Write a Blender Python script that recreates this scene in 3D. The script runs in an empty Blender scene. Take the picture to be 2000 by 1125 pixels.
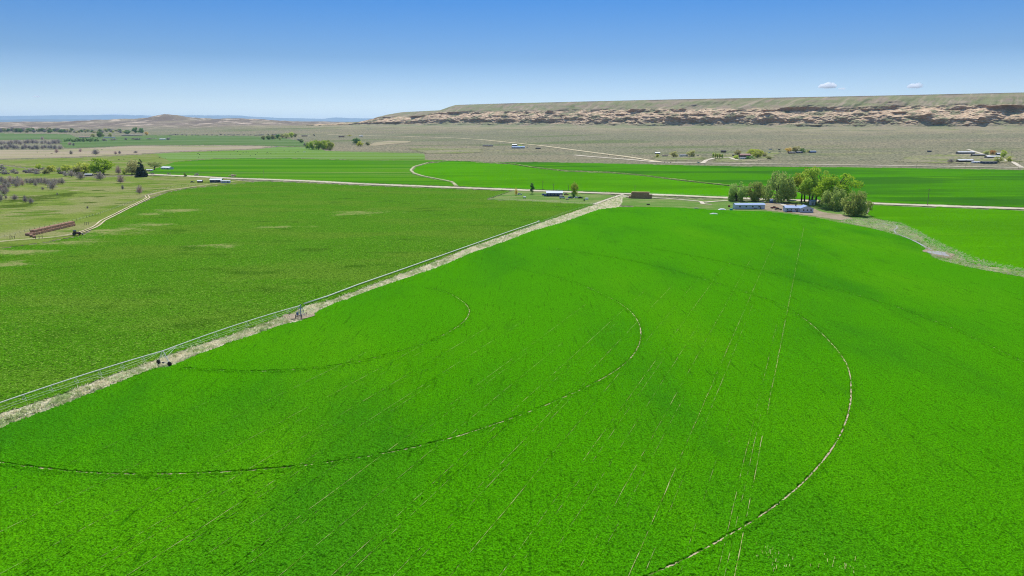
import bpy, bmesh, math, random
import numpy as np
from mathutils import Vector, Matrix

# ------------------------------------------------------------------ camera, sky, sun, exposure
S = bpy.context.scene
COL = S.collection
FPX, HOR, CAMH = 1400.0, 250.0, 62.0            # focal length and horizon row in photo pixels (2000 wide), height in metres
PITCH = math.atan((562.5 - HOR) / FPX)
cam_d = bpy.data.cameras.new('camera')
cam_d.sensor_width = 36.0
cam_d.lens = 36.0 * FPX / 2000.0
cam_d.clip_start, cam_d.clip_end = 1.0, 200000.0
cam = bpy.data.objects.new('camera', cam_d)
cam.location = (0, 0, CAMH)
cam.rotation_euler = (math.pi / 2 - PITCH, 0, 0)
COL.objects.link(cam)
S.camera = cam

SUN_EL, SUN_AZ = math.radians(60), math.radians(5)      # azimuth measured from +Y towards +X
W = bpy.data.worlds.new('World')
S.world = W
W.use_nodes = True
nt = W.node_tree
nt.nodes.clear()
wo = nt.nodes.new('ShaderNodeOutputWorld')
bg = nt.nodes.new('ShaderNodeBackground')
sky = nt.nodes.new('ShaderNodeTexSky')
sky.sky_type = 'NISHITA'
sky.sun_disc = False
sky.sun_elevation = SUN_EL
sky.sun_rotation = SUN_AZ
sky.altitude = 1600
sky.air_density = 1.0
sky.dust_density = 0.3
sky.ozone_density = 2.0
tcn = nt.nodes.new('ShaderNodeTexCoord')
sep = nt.nodes.new('ShaderNodeSeparateXYZ')
rmp = nt.nodes.new('ShaderNodeValToRGB')
mul = nt.nodes.new('ShaderNodeMix')
mul.data_type = 'RGBA'
mul.blend_type = 'MULTIPLY'
mul.inputs[0].default_value = 1.0
nt.links.new(tcn.outputs['Generated'], sep.inputs[0])
nt.links.new(sep.outputs['Z'], rmp.inputs[0])
SKYTINT = [(0.0, (0.76, 0.73, 0.74)), (0.04, (0.46, 0.485, 0.565)), (0.09, (0.225, 0.318, 0.445)), (0.17, (0.080, 0.275, 0.505)), (0.40, (0.6, 0.65, 0.75)), (1.0, (0.95, 0.97, 1.0))]
while len(rmp.color_ramp.elements) < len(SKYTINT):
    rmp.color_ramp.elements.new(0.5)
for e, (p, c) in zip(rmp.color_ramp.elements, SKYTINT):
    e.position = p
    e.color = (*c, 1)
nt.links.new(sky.outputs[0], mul.inputs[6])
nt.links.new(rmp.outputs[0], mul.inputs[7])
nt.links.new(mul.outputs[2], bg.inputs[0])
bg.inputs[1].default_value = 0.15
nt.links.new(bg.outputs[0], wo.inputs[0])

sl = bpy.data.lights.new('sun', 'SUN')
sl.energy = 4.0
sl.angle = math.radians(0.5)
sl.color = (1.0, 0.96, 0.90)
so = bpy.data.objects.new('sun', sl)
so.rotation_euler = (-(math.pi / 2 - SUN_EL), 0, -SUN_AZ)
COL.objects.link(so)

S.view_settings.view_transform = 'Standard'
S.view_settings.look = 'None'
S.view_settings.exposure = 0.35
S.view_settings.gamma = 1.0
S.cycles.max_bounces = 10
S.cycles.diffuse_bounces = 8
S.cycles.transparent_max_bounces = 8
S.cycles.volume_bounces = 8
S.cycles.use_denoising = True
S.cycles.denoising_prefilter = 'NONE'
S.cycles.filter_width = 1.1
S.cycles.transmission_bounces = 8

R = random.Random(7)

# ------------------------------------------------------------------ numeric helpers
def hash2(ix, iy, seed):
    n = (ix.astype(np.int64) * 374761393 + iy.astype(np.int64) * 668265263 + seed * 974711) & 0x7fffffff
    n = ((n ^ (n >> 13)) * 1274126177) & 0x7fffffff
    n = n ^ (n >> 16)
    return (n & 0xffff) / 65535.0

def vnoise(x, y, seed=0):
    ix, iy = np.floor(x), np.floor(y)
    fx, fy = x - ix, y - iy
    fx = fx * fx * (3 - 2 * fx)
    fy = fy * fy * (3 - 2 * fy)
    a, b = hash2(ix, iy, seed), hash2(ix + 1, iy, seed)
    c, d = hash2(ix, iy + 1, seed), hash2(ix + 1, iy + 1, seed)
    return (a * (1 - fx) + b * fx) * (1 - fy) + (c * (1 - fx) + d * fx) * fy

def fbm(x, y, octs=4, seed=0):
    t = np.zeros_like(np.asarray(x, float))
    a = 0.5
    for k in range(octs):
        t = t + a * (vnoise(x, y, seed + k * 17) - 0.5) * 2
        x, y = x * 2.03 + 11.3, y * 2.03 - 7.7
        a *= 0.5
    return t

# the mesa's foot line in plan: from the right hand side of the view towards the left, going away
M0 = np.array([1857.0, 2600.0])
MD = np.array([-2171.0, 1400.0])
ML = float(np.hypot(*MD))
MU = MD / ML                                  # along the foot
MN = np.array([MU[1], -MU[0]])                # behind the foot, away from the camera
if MN[1] < 0:
    MN = -MN

def hfun(X, Y):
    """height of the open ground"""
    X = np.asarray(X, float)
    Y = np.asarray(Y, float)
    d = -((X - M0[0]) * MN[0] + (Y - M0[1]) * MN[1])      # metres in front of the mesa foot
    k = np.clip(1 - d / 1750.0, 0, 1)
    rise = 58 * k ** 1.25
    far = 0.010 * np.clip(Y - 3000, 0, 2000) + 0.0155 * np.clip(Y - 5000, 0, 3200)
    w = np.clip((Y - 4600) / 1800.0, 0, 1)
    n = fbm(X / 700.0, Y / 700.0, 5, 5)
    hills = w * (20 * np.clip(n + 0.05, 0, 1) + 6 * fbm(X / 130.0, Y / 160.0, 4, 9))
    # the badland ridge with its knoll at the left
    g = 1 + .35 * fbm(X / 170.0, Y / 260.0, 4, 3)
    q = np.exp(-(((X + 2880) / 105.0) ** 2 + ((Y - 6150) / 220.0) ** 2))
    q2 = np.exp(-(((X + 2850) / 900.0) ** 4 + ((Y - 6250) / 520.0) ** 2))
    q3 = np.exp(-(((X + 2600) / 420.0) ** 2 + ((Y - 6300) / 420.0) ** 2))
    rid = 1 - np.abs(fbm(X / 150.0, Y / 330.0, 4, 33)) * 2.2
    hills = hills + (34 * q * (.8 + .2 * g) + 24 * q2 * g + 12 * q3 * g + 13 * q2 * rid)
    far = np.where(Y > 8200, far * np.clip(1 - (Y - 8200) / 9000.0, 0, 1), far)
    hills = np.where(Y > 8200, hills * np.clip(1 - (Y - 8200) / 4000.0, 0, 1), hills)
    return rise + far + hills

CP, SP = math.cos(PITCH), math.sin(PITCH)

def at(px, py):
    """ground point under a photo pixel"""
    x = (px - 1000.0) / FPX
    y = (562.5 - py) / FPX
    d = np.array([x, CP + y * SP, -SP + y * CP])
    ts = np.geomspace(60, 14000, 500)
    zz = CAMH + d[2] * ts - hfun(d[0] * ts, d[1] * ts)
    i = np.argmax(zz < 0)
    if zz[i] >= 0:
        i = len(ts) - 1
    a, b = ts[max(i - 1, 0)], ts[i]
    for _ in range(30):
        m = 0.5 * (a + b)
        if CAMH + d[2] * m - hfun(d[0] * m, d[1] * m) < 0:
            b = m
        else:
            a = m
    return np.array([d[0] * b, d[1] * b])

def atz(px, py):
    p = at(px, py)
    return Vector((p[0], p[1], float(hfun(p[0], p[1]))))

def mpp(p):
    """metres per photo pixel at a ground point"""
    return math.hypot(p[0], p[1]) / FPX

# ------------------------------------------------------------------ object helpers
def tag(o, label=None, cat=None, group=None, kind=None):
    if label:
        o['label'] = label
    if cat:
        o['category'] = cat
    if group:
        o['group'] = group
    if kind:
        o['kind'] = kind
    return o

def link(name, me, parent=None):
    o = bpy.data.objects.new(name, me)
    COL.objects.link(o)
    if parent is not None:
        o.parent = parent
    return o

def thing(name, label, cat, loc=(0, 0, 0), rz=0.0, group=None, sc=1.0):
    o = bpy.data.objects.new(name, None)
    o.empty_display_size = 0.5
    COL.objects.link(o)
    o.location = loc
    o.rotation_euler = (0, 0, rz)
    o.scale = (sc, sc, sc) if not isinstance(sc, tuple) else sc
    return tag(o, label, cat, group)

def np_mesh(name, V, Q, mat, smooth=True, attrs=None):
    me = bpy.data.meshes.new(name)
    V = np.asarray(V, np.float32)
    Q = np.asarray(Q, np.int32)
    k = Q.shape[1]
    me.vertices.add(len(V))
    me.vertices.foreach_set('co', V.ravel())
    me.loops.add(Q.size)
    me.loops.foreach_set('vertex_index', Q.ravel())
    me.polygons.add(len(Q))
    me.polygons.foreach_set('loop_start', np.arange(0, Q.size, k, dtype=np.int32))
    me.polygons.foreach_set('loop_total', np.full(len(Q), k, np.int32))
    me.polygons.foreach_set('use_smooth', np.full(len(Q), smooth))
    for nm, arr in (attrs or {}).items():
        a = me.attributes.new(nm, 'FLOAT', 'POINT')
        a.data.foreach_set('value', np.asarray(arr, np.float32))
    me.materials.append(mat)
    me.update(calc_edges=True)
    return me

class MB:
    """collects boxes, tubes and faces for one mesh"""
    def __init__(s):
        s.v, s.f = [], []
    def face(s, *ps):
        b = len(s.v)
        s.v += [tuple(p) for p in ps]
        s.f.append(tuple(range(b, b + len(ps))))
        return s
    def box(s, c, d, rz=0.0, taper=1.0):
        b = len(s.v)
        co, si = math.cos(rz), math.sin(rz)
        for z in (-.5, .5):
            t = 1.0 if z < 0 else taper
            for x, y in ((-.5, -.5), (.5, -.5), (.5, .5), (-.5, .5)):
                X, Y = x * d[0] * t, y * d[1] * t
                s.v.append((c[0] + X * co - Y * si, c[1] + X * si + Y * co, c[2] + z * d[2]))
        for q in ((3, 2, 1, 0), (4, 5, 6, 7), (0, 1, 5, 4), (1, 2, 6, 5), (2, 3, 7, 6), (3, 0, 4, 7)):
            s.f.append(tuple(b + i for i in q))
        return s
    def tube(s, pts, rad, n=8, cap=True):
        pts = [Vector(p) for p in pts]
        if not isinstance(rad, (list, tuple)):
            rad = [rad] * len(pts)
        b = len(s.v)
        for i, p in enumerate(pts):
            t = (pts[min(i + 1, len(pts) - 1)] - pts[max(i - 1, 0)]).normalized()
            u = t.cross(Vector((0, 0, 1)))
            if u.length < 1e-3:
                u = Vector((1, 0, 0))
            u.normalize()
            w = u.cross(t)
            for k in range(n):
                a = 2 * math.pi * k / n
                s.v.append(tuple(p + (u * math.cos(a) + w * math.sin(a)) * rad[i]))
        for i in range(len(pts) - 1):
            for k in range(n):
                k2 = (k + 1) % n
                s.f.append((b + i * n + k, b + i * n + k2, b + (i + 1) * n + k2, b + (i + 1) * n + k))
        if cap:
            s.f.append(tuple(b + k for k in range(n))[::-1])
            s.f.append(tuple(b + (len(pts) - 1) * n + k for k in range(n)))
        return s
    def prism(s, prof, y0, y1):
        """profile in x,z extruded along y"""
        b = len(s.v)
        n = len(prof)
        for y in (y0, y1):
            for x, z in prof:
                s.v.append((x, y, z))
        s.f.append(tuple(b + i for i in range(n)))
        s.f.append(tuple(b + n + i for i in range(n))[::-1])
        for i in range(n):
            j = (i + 1) % n
            s.f.append((b + j, b + i, b + n + i, b + n + j))
        return s
    def lathe(s, prof, n=20, c=(0, 0, 0)):
        b = len(s.v)
        for r, z in prof:
            for k in range(n):
                a = 2 * math.pi * k / n
                s.v.append((c[0] + r * math.cos(a), c[1] + r * math.sin(a), c[2] + z))
        for i in range(len(prof) - 1):
            for k in range(n):
                k2 = (k + 1) % n
                s.f.append((b + i * n + k, b + i * n + k2, b + (i + 1) * n + k2, b + (i + 1) * n + k))
        s.f.append(tuple(b + (len(prof) - 1) * n + k for k in range(n)))
        return s
    def mesh(s, name, mat, smooth=False):
        me = bpy.data.meshes.new(name)
        me.from_pydata(s.v, [], s.f)
        me.materials.append(mat)
        if smooth:
            me.polygons.foreach_set('use_smooth', [True] * len(me.polygons))
        me.update()
        return me
    def obj(s, name, mat, parent=None, smooth=False):
        return link(name, s.mesh(name, mat, smooth), parent)

def dup(root, loc, rz=0.0, label=None, group=None, sc=None):
    """a copy of a thing with copies of its parts and sub-parts"""
    r = root.copy()
    COL.objects.link(r)
    r.location = loc
    r.rotation_euler = (0, 0, rz)
    if sc is not None:
        r.scale = (sc, sc, sc) if not isinstance(sc, tuple) else sc
    if label:
        r['label'] = label
    if group:
        r['group'] = group
    elif 'group' in r:
        del r['group']
    for ch in list(root.children):
        c = ch.copy()
        COL.objects.link(c)
        c.parent = r
        for g in ch.children:
            d = g.copy()
            COL.objects.link(d)
            d.parent = c
    return r

# ------------------------------------------------------------------ materials
def new_mat(name):
    m = bpy.data.materials.new(name)
    m.use_nodes = True
    t = m.node_tree
    b = t.nodes['Principled BSDF']
    b.inputs['Roughness'].default_value = 0.9
    b.inputs['Specular IOR Level'].default_value = 0.2
    return m, t, b

def nd(t, typ, **kw):
    n = t.nodes.new(typ)
    for k, v in kw.items():
        if k.startswith('i_'):
            key = k[2:]
            n.inputs[int(key) if key.isdigit() else key].default_value = v
        else:
            setattr(n, k, v)
    return n

def noise_of(t, vec, scale, detail=4, rough=0.55, dist=0.0):
    n = nd(t, 'ShaderNodeTexNoise')
    n.inputs['Scale'].default_value = scale
    n.inputs['Detail'].default_value = detail
    n.inputs['Roughness'].default_value = rough
    n.inputs['Distortion'].default_value = dist
    t.links.new(vec, n.inputs['Vector'])
    return n.outputs['Fac']

def step(t, fac, a, b):
    n = nd(t, 'ShaderNodeMapRange', interpolation_type='SMOOTHSTEP')
    n.inputs[1].default_value = a
    n.inputs[2].default_value = b
    t.links.new(fac, n.inputs[0])
    return n.outputs[0]

def mix(t, fac, a, b, blend='MIX'):
    n = nd(t, 'ShaderNodeMix', data_type='RGBA', blend_type=blend)
    for sock, v in ((n.inputs[0], fac), (n.inputs[6], a), (n.inputs[7], b)):
        if isinstance(v, (int, float)):
            sock.default_value = v
        elif isinstance(v, tuple):
            sock.default_value = (*v, 1) if len(v) == 3 else v
        else:
            t.links.new(v, sock)
    return n.outputs[2]

def mth(t, op, a, b=0.0):
    n = nd(t, 'ShaderNodeMath', operation=op)
    for sock, v in ((n.inputs[0], a), (n.inputs[1], b)):
        if isinstance(v, (int, float)):
            sock.default_value = v
        else:
            t.links.new(v, sock)
    return n.outputs[0]

def coords(t, scale=(1, 1, 1), rz=0.0):
    g = nd(t, 'ShaderNodeNewGeometry')
    m = nd(t, 'ShaderNodeMapping')
    m.inputs['Scale'].default_value = scale
    m.inputs['Rotation'].default_value = (0, 0, rz)
    t.links.new(g.outputs['Position'], m.inputs[0])
    return m.outputs[0]

def bump(t, b, h, dist, strength=1.0):
    n = nd(t, 'ShaderNodeBump')
    n.inputs['Distance'].default_value = dist
    n.inputs['Strength'].default_value = strength
    t.links.new(h, n.inputs['Height'])
    t.links.new(n.outputs[0], b.inputs['Normal'])

def ground_mat(name, cols, patches, fine=None, bumpd=None, extra=None):
    """cols: base colour; patches: list of (scale xyz, rz, noise scale, lo, hi, colour, detail)"""
    m, t, b = new_mat(name)
    c = cols
    for (sc, rz, ns, lo, hi, col, det) in patches:
        f = noise_of(t, coords(t, sc, rz), ns, det)
        c = mix(t, step(t, f, lo, hi), c, col)
    if extra:
        c = extra(t, c)
    if fine:
        ns, lo, hi, k = fine
        f = step(t, noise_of(t, coords(t), ns, 3, 0.6), lo, hi)
        n = nd(t, 'ShaderNodeMix', data_type='RGBA', blend_type='MULTIPLY')
        n.inputs[0].default_value = 1.0
        if isinstance(c, tuple):
            n.inputs[6].default_value = (*c, 1)
        else:
            t.links.new(c, n.inputs[6])
        g = mix(t, f, (k, k, k), (1.0 + (1 - k) * .6,) * 3)
        t.links.new(g, n.inputs[7])
        c = n.outputs[2]
    if isinstance(c, tuple):
        b.inputs['Base Color'].default_value = (*c, 1)
    else:
        t.links.new(c, b.inputs['Base Color'])
    if bumpd:
        ns, dist = bumpd
        bump(t, b, noise_of(t, coords(t), ns, 3, 0.6), dist)
    b.inputs['Specular IOR Level'].default_value = 0.0
    return m

def plain(name, col, rough=0.7, metal=0.0, spec=0.3, var=0.12, ns=1.5):
    m, t, b = new_mat(name)
    g = nd(t, 'ShaderNodeTexCoord')
    f = noise_of(t, g.outputs['Object'], ns, 4, 0.6)
    lo = tuple(x * (1 - var) for x in col)
    hi = tuple(min(1, x * (1 + var)) for x in col)
    t.links.new(mix(t, f, lo, hi), b.inputs['Base Color'])
    b.inputs['Roughness'].default_value = rough
    b.inputs['Metallic'].default_value = metal
    b.inputs['Specular IOR Level'].default_value = spec
    return m

def leaf_mat(name, dark, light, trans=0.5):
    m, t, b = new_mat(name)
    g = nd(t, 'ShaderNodeNewGeometry')
    oi = nd(t, 'ShaderNodeObjectInfo')
    f = noise_of(t, nd(t, 'ShaderNodeTexCoord').outputs['Object'], 9.0, 3)
    k = mth(t, 'ADD', mth(t, 'MULTIPLY', g.outputs['Random Per Island'], 0.55), mth(t, 'MULTIPLY', f, 0.6))
    c = mix(t, k, dark, light)
    hs = nd(t, 'ShaderNodeHueSaturation')
    t.links.new(mth(t, 'ADD', mth(t, 'MULTIPLY', oi.outputs['Random'], 0.04), 0.48), hs.inputs['Hue'])
    t.links.new(mth(t, 'ADD', mth(t, 'MULTIPLY', oi.outputs['Random'], 0.3), 0.85), hs.inputs['Value'])
    t.links.new(c, hs.inputs['Color'])
    t.links.new(hs.outputs[0], b.inputs['Base Color'])
    b.inputs['Specular IOR Level'].default_value = 0.1
    tr = nd(t, 'ShaderNodeBsdfTranslucent')
    t.links.new(hs.outputs[0], tr.inputs[0])
    ms = nd(t, 'ShaderNodeMixShader')
    ms.inputs[0].default_value = trans
    t.links.new(b.outputs[0], ms.inputs[1])
    t.links.new(tr.outputs[0], ms.inputs[2])
    t.links.new(ms.outputs[0], t.nodes['Material Output'].inputs[0])
    return m

ROW_AZ = math.atan2(594, 1400)                 # direction of the drilled rows, from +Y towards +X

ROWR = ROW_AZ                                  # mapping rotation that puts the rows along local y
G_BRIGHT, G_MID, G_DARK = (.062, .270, .004), (.040, .200, .004), (.016, .095, .005)

M = {}
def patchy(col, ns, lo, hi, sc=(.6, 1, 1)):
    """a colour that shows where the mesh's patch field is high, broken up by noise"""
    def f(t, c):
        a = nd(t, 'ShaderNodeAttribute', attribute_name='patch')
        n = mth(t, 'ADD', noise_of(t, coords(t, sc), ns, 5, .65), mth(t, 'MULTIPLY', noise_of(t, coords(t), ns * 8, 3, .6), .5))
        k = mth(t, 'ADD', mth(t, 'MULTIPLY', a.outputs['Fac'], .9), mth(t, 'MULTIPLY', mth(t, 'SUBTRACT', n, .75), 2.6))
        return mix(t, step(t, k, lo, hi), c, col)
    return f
M['crop'] = ground_mat('young_crop', (.062, .280, .002), [
    ((1, .45, 1), ROWR, .013, .48, .68, (.084, .305, .003), 4),
    ((1, .40, 1), ROWR, .020, .46, .72, (.038, .205, .005), 5),
    ((1, .30, 1), ROWR, .06, .58, .92, (.020, .115, .006), 4),
    ((1, .6, 1), ROWR, 2.6, .54, .72, (.036, .168, .002), 3),
    ((1, .07, 1), ROWR, 1.4, .58, .76, (.036, .175, .002), 2),
    ((1, 1, 1), 0, .9, .68, .80, (.12, .34, .006), 4),
], fine=(3.4, .32, .68, .50), bumpd=(3.0, .40))
M['crop_b'] = ground_mat('dense_crop', (.074, .275, .001), [
    ((.4, 1, 1), .15, .012, .40, .62, (.060, .220, .002), 4),
    ((.25, 1, 1), .10, .05, .55, .75, (.10, .29, .004), 3),
    ((1, 1, 1), 0, .5, .55, .75, (.028, .150, .005), 3),
], fine=(1.6, .3, .7, .72), bumpd=(1.4, .3))
M['crop_c'] = ground_mat('dark_crop', (.058, .225, .002), [
    ((.35, 1, 1), .12, .009, .44, .60, (.036, .140, .008), 5),
    ((.22, 1, 1), .2, .020, .60, .72, (.085, .265, .002), 4),
    ((.30, 1, 1), -.1, .030, .60, .74, (.028, .100, .010), 4),
], fine=(1.6, .3, .7, .72), bumpd=(1.4, .3))
M['hay'] = ground_mat('sparse_hay', (.072, .225, .006), [
    ((.45, 1, 1), -.05, .022, .44, .62, (.105, .225, .014), 4),
    ((.6, 1, 1), .2, .05, .56, .72, (.044, .135, .005), 4),
    ((.30, 1, 1), .05, .05, .74, .86, (.22, .27, .06), 5),
    ((1, 1, 1), 0, 1.5, .50, .62, (.034, .100, .005), 3),
    ((1, 1, 1), 0, 1.9, .55, .67, (.220, .375, .050), 3),
], fine=(2.8, .3, .7, .50), bumpd=(2.0, .6), extra=patchy((.27, .30, .095), .07, .52, 1.1))
M['pasture'] = ground_mat('grazed_pasture', (.165, .225, .042), [
    ((.6, 1, 1), .1, .020, .44, .60, (.240, .245, .095), 5),
    ((.5, 1, 1), -.05, .05, .52, .64, (.105, .180, .022), 5),
    ((.4, 1, 1), .0, .08, .62, .70, (.050, .095, .014), 5),
    ((.5, 1, 1), .1, .06, .62, .74, (.38, .33, .19), 5),
    ((1, 1, 1), 0, .6, .55, .70, (.11, .16, .03), 3),
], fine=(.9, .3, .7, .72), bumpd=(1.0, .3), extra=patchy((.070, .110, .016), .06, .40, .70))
M['meadow'] = ground_mat('green_meadow', (.082, .228, .008), [
    ((.06, 1, 1), .03, .016, .42, .56, (.050, .185, .006), 4),
    ((.05, 1, 1), .02, .022, .56, .66, (.160, .245, .050), 4),
    ((.06, 1, 1), .04, .018, .62, .70, (.035, .110, .015), 4),
    ((.05, 1, 1), .03, .030, .68, .76, (.230, .270, .110), 4),
], fine=(.7, .3, .7, .8))
M['meadow_b'] = ground_mat('far_meadow', (.095, .165, .045), [
    ((.08, 1, 1), .03, .008, .42, .58, (.135, .195, .075), 4),
    ((.08, 1, 1), .03, .012, .60, .70, (.030, .110, .020), 4)], fine=(.5, .3, .7, .8))
M['graze'] = ground_mat('grazing_meadow', (.130, .235, .035), [
    ((.10, 1, 1), .03, .012, .42, .58, (.160, .260, .075), 4),
    ((.08, 1, 1), .03, .02, .62, .74, (.075, .200, .025), 4)], fine=(.6, .3, .7, .8))
M['tan'] = ground_mat('dry_tan_grass', (.36, .305, .195), [
    ((.12, 1, 1), .04, .012, .42, .60, (.33, .27, .20), 5),
    ((.12, 1, 1), .04, .02, .52, .66, (.23, .25, .10), 5)], fine=(.5, .3, .7, .8))
M['yard'] = ground_mat('mown_yard', (.120, .220, .045), [
    ((.5, 1, 1), .1, .06, .44, .60, (.200, .250, .085), 4),
    ((.5, 1, 1), .1, .10, .60, .72, (.060, .170, .020), 4)], fine=(1.2, .3, .7, .75))
M['bare'] = ground_mat('bare_yard_soil', (.33, .27, .19), [
    ((.5, 1, 1), .1, .15, .46, .62, (.24, .21, .12), 4)], fine=(1.2, .3, .7, .8))
M['strip'] = ground_mat('dry_margin', (.54, .51, .34), [
    ((1, .3, 1), .9, .25, .46, .60, (.27, .36, .14), 4),
    ((1, .4, 1), .9, .4, .48, .64, (.52, .47, .30), 4)], fine=(2.5, .3, .7, .6), bumpd=(2.5, .3))
M['ranch'] = ground_mat('ranch_ground', (.285, .262, .160), [
    ((.3, 1, 1), .3, .02, .44, .58, (.20, .235, .075), 5),
    ((.3, 1, 1), .3, .03, .58, .70, (.40, .345, .235), 5),
    ((1, 1, 1), 0, .16, .50, .62, (.13, .135, .085), 3)], fine=(.4, .3, .7, .75))
M['marsh'] = ground_mat('marsh', (.16, .27, .05), [
    ((1, .5, 1), .6, .12, .46, .60, (.36, .38, .19), 5),
    ((1, .5, 1), .6, .3, .48, .62, (.09, .20, .02), 4),
    ((1, .5, 1), .6, .25, .66, .76, (.50, .45, .36), 4)], fine=(1.5, .3, .7, .65), bumpd=(1.5, .4))
M['road'] = ground_mat('gravel_road', (.60, .54, .43), [
    ((1, 1, 1), 0, .08, .42, .62, (.52, .46, .34), 4),
    ((1, 1, 1), 0, .5, .60, .75, (.30, .29, .17), 3)], fine=(3, .3, .7, .85))
M['dirt'] = ground_mat('dirt_track', (.62, .54, .36), [
    ((1, 1, 1), 0, .10, .42, .62, (.52, .44, .28), 4)], fine=(3, .3, .7, .85))
M['gap'] = ground_mat('thin_row_soil', (.40, .40, .17), [((1, 1, 1), 0, .5, .46, .60, (.16, .26, .03), 4)], fine=(3, .3, .7, .8))
M['soil'] = ground_mat('wheel_track_soil', (.50, .41, .26), [
    ((1, 1, 1), 0, .35, .46, .60, (.10, .16, .03), 4)], fine=(3, .3, .7, .75))
M['sage'] = ground_mat('sagebrush', (.246, .236, .146), [
    ((.5, 1, 1), .3, .0018, .42, .60, (.300, .258, .170), 5),
    ((.35, 1, 1), .5, .004, .52, .66, (.170, .205, .085), 5),
    ((.2, 1, 1), .56, .012, .58, .72, (.310, .290, .150), 5),
    ((.15, 1, 1), .56, .010, .60, .74, (.150, .165, .085), 5),
    ((1, 1, 1), 0, .16, .47, .62, (.130, .135, .085), 3),
], fine=(.30, .35, .65, .62), bumpd=(.22, 1.2))

def badland(t, c):
    c = patchy((.300, .265, .165), .012, .45, .85)(t, c)
    c = mix(t, mth(t, 'MULTIPLY', step(t, noise_of(t, coords(t, (.4, 1, 1), .5), .02, 4), .56, .66), nd(t, 'ShaderNodeAttribute', attribute_name='patch').outputs['Fac']), c, (.205, .225, .085))
    # the ground far to the left turns into brown grey badlands with pale outcrops
    g = nd(t, 'ShaderNodeNewGeometry')
    s = nd(t, 'ShaderNodeSeparateXYZ')
    t.links.new(g.outputs['Position'], s.inputs[0])
    f = step(t, s.outputs['Y'], 4300, 5400)
    n1 = noise_of(t, coords(t, (1, .5, 3)), .0035, 6, .6)
    c2 = mix(t, step(t, n1, .42, .62), (.190, .150, .120), (.270, .225, .160))
    n2 = noise_of(t, coords(t, (1, 1, 4)), .008, 6, .65)
    c2 = mix(t, step(t, n2, .53, .62), c2, (.52, .42, .32))
    return mix(t, f, c, c2)
M['ground'] = ground_mat('open_ground', (.246, .236, .146), [
    ((.5, 1, 1), .3, .0018, .42, .60, (.300, .258, .170), 5),
    ((.35, 1, 1), .5, .004, .52, .66, (.170, .205, .085), 5),
    ((.2, 1, 1), .56, .012, .58, .72, (.310, .290, .150), 5),
    ((.15, 1, 1), .56, .010, .60, .74, (.150, .165, .085), 5),
    ((1, 1, 1), 0, .16, .47, .62, (.100, .108, .070), 3),
], fine=(.30, .35, .65, .66), bumpd=(.22, 1.2), extra=badland)

# ------------------------------------------------------------------ the ground and the fields
AZS = np.arange(-1.15, 1.15, 0.0011)

def rows(py0, py1, stp):
    """radial distances that fall about one photo row apart"""
    py = np.arange(py0, py1, stp)
    a = PITCH + np.arctan((py - 562.5) / FPX)
    return (CAMH / np.tan(a))[::-1]

def polar(rs, az, fz):
    A, RR = np.meshgrid(az, rs)
    X, Y = RR * np.sin(A), RR * np.cos(A)
    return X, Y, fz(X, Y)

def quads(nr, nc, keep=None):
    i = np.arange(nr * nc).reshape(nr, nc)
    q = np.stack([i[:-1, :-1], i[:-1, 1:], i[1:, 1:], i[1:, :-1]], -1).reshape(-1, 4)
    if keep is not None:
        k = keep[:-1, :-1] & keep[:-1, 1:] & keep[1:, 1:] & keep[1:, :-1]
        q = q[k.ravel()]
    return q

def inside(X, Y, P):
    r = np.zeros(X.shape, bool)
    n = len(P)
    for i in range(n):
        x0, y0 = P[i]
        x1, y1 = P[(i + 1) % n]
        if y0 == y1:
            continue
        c = ((y0 > Y) != (y1 > Y)) & (X < (x1 - x0) * (Y - y0) / (y1 - y0) + x0)
        r ^= c
    return r

def structure(name, me, label=None):
    o = link(name, me)
    return tag(o, label, None, None, 'structure')

rs = np.concatenate([np.geomspace(25, 600, 60), np.geomspace(606, 4200, 260), np.geomspace(4212, 9500, 330), np.geomspace(9600, 62000, 40)])
X, Y, Z = polar(rs, np.linspace(-1.3, 1.3, 1100), hfun)
structure('ground', np_mesh('ground', np.stack([X, Y, Z], -1).reshape(-1, 3), quads(*X.shape)[:, ::-1], M['ground'], attrs={'patch': np.clip(1 - (-((X - M0[0]) * MN[0] + (Y - M0[1]) * MN[1])) / 620.0, 0, 1).ravel()}), 'open sagebrush ground reaching to the horizon')

def spots(lst):
    """a soft field in plan: photo pixel centre and half sizes of patches"""
    C = []
    for (x, y, a, b) in lst:
        c = at(x, y)
        C.append((c, abs(at(x + a, y)[0] - c[0]), abs(at(x, y - b)[1] - c[1])))
    def f(X, Y):
        t = np.zeros_like(X)
        for c, a, b in C:
            t = np.maximum(t, np.exp(-(((X - c[0]) / a) ** 2 + ((Y - c[1]) / b) ** 2)))
        return t
    return f

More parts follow.
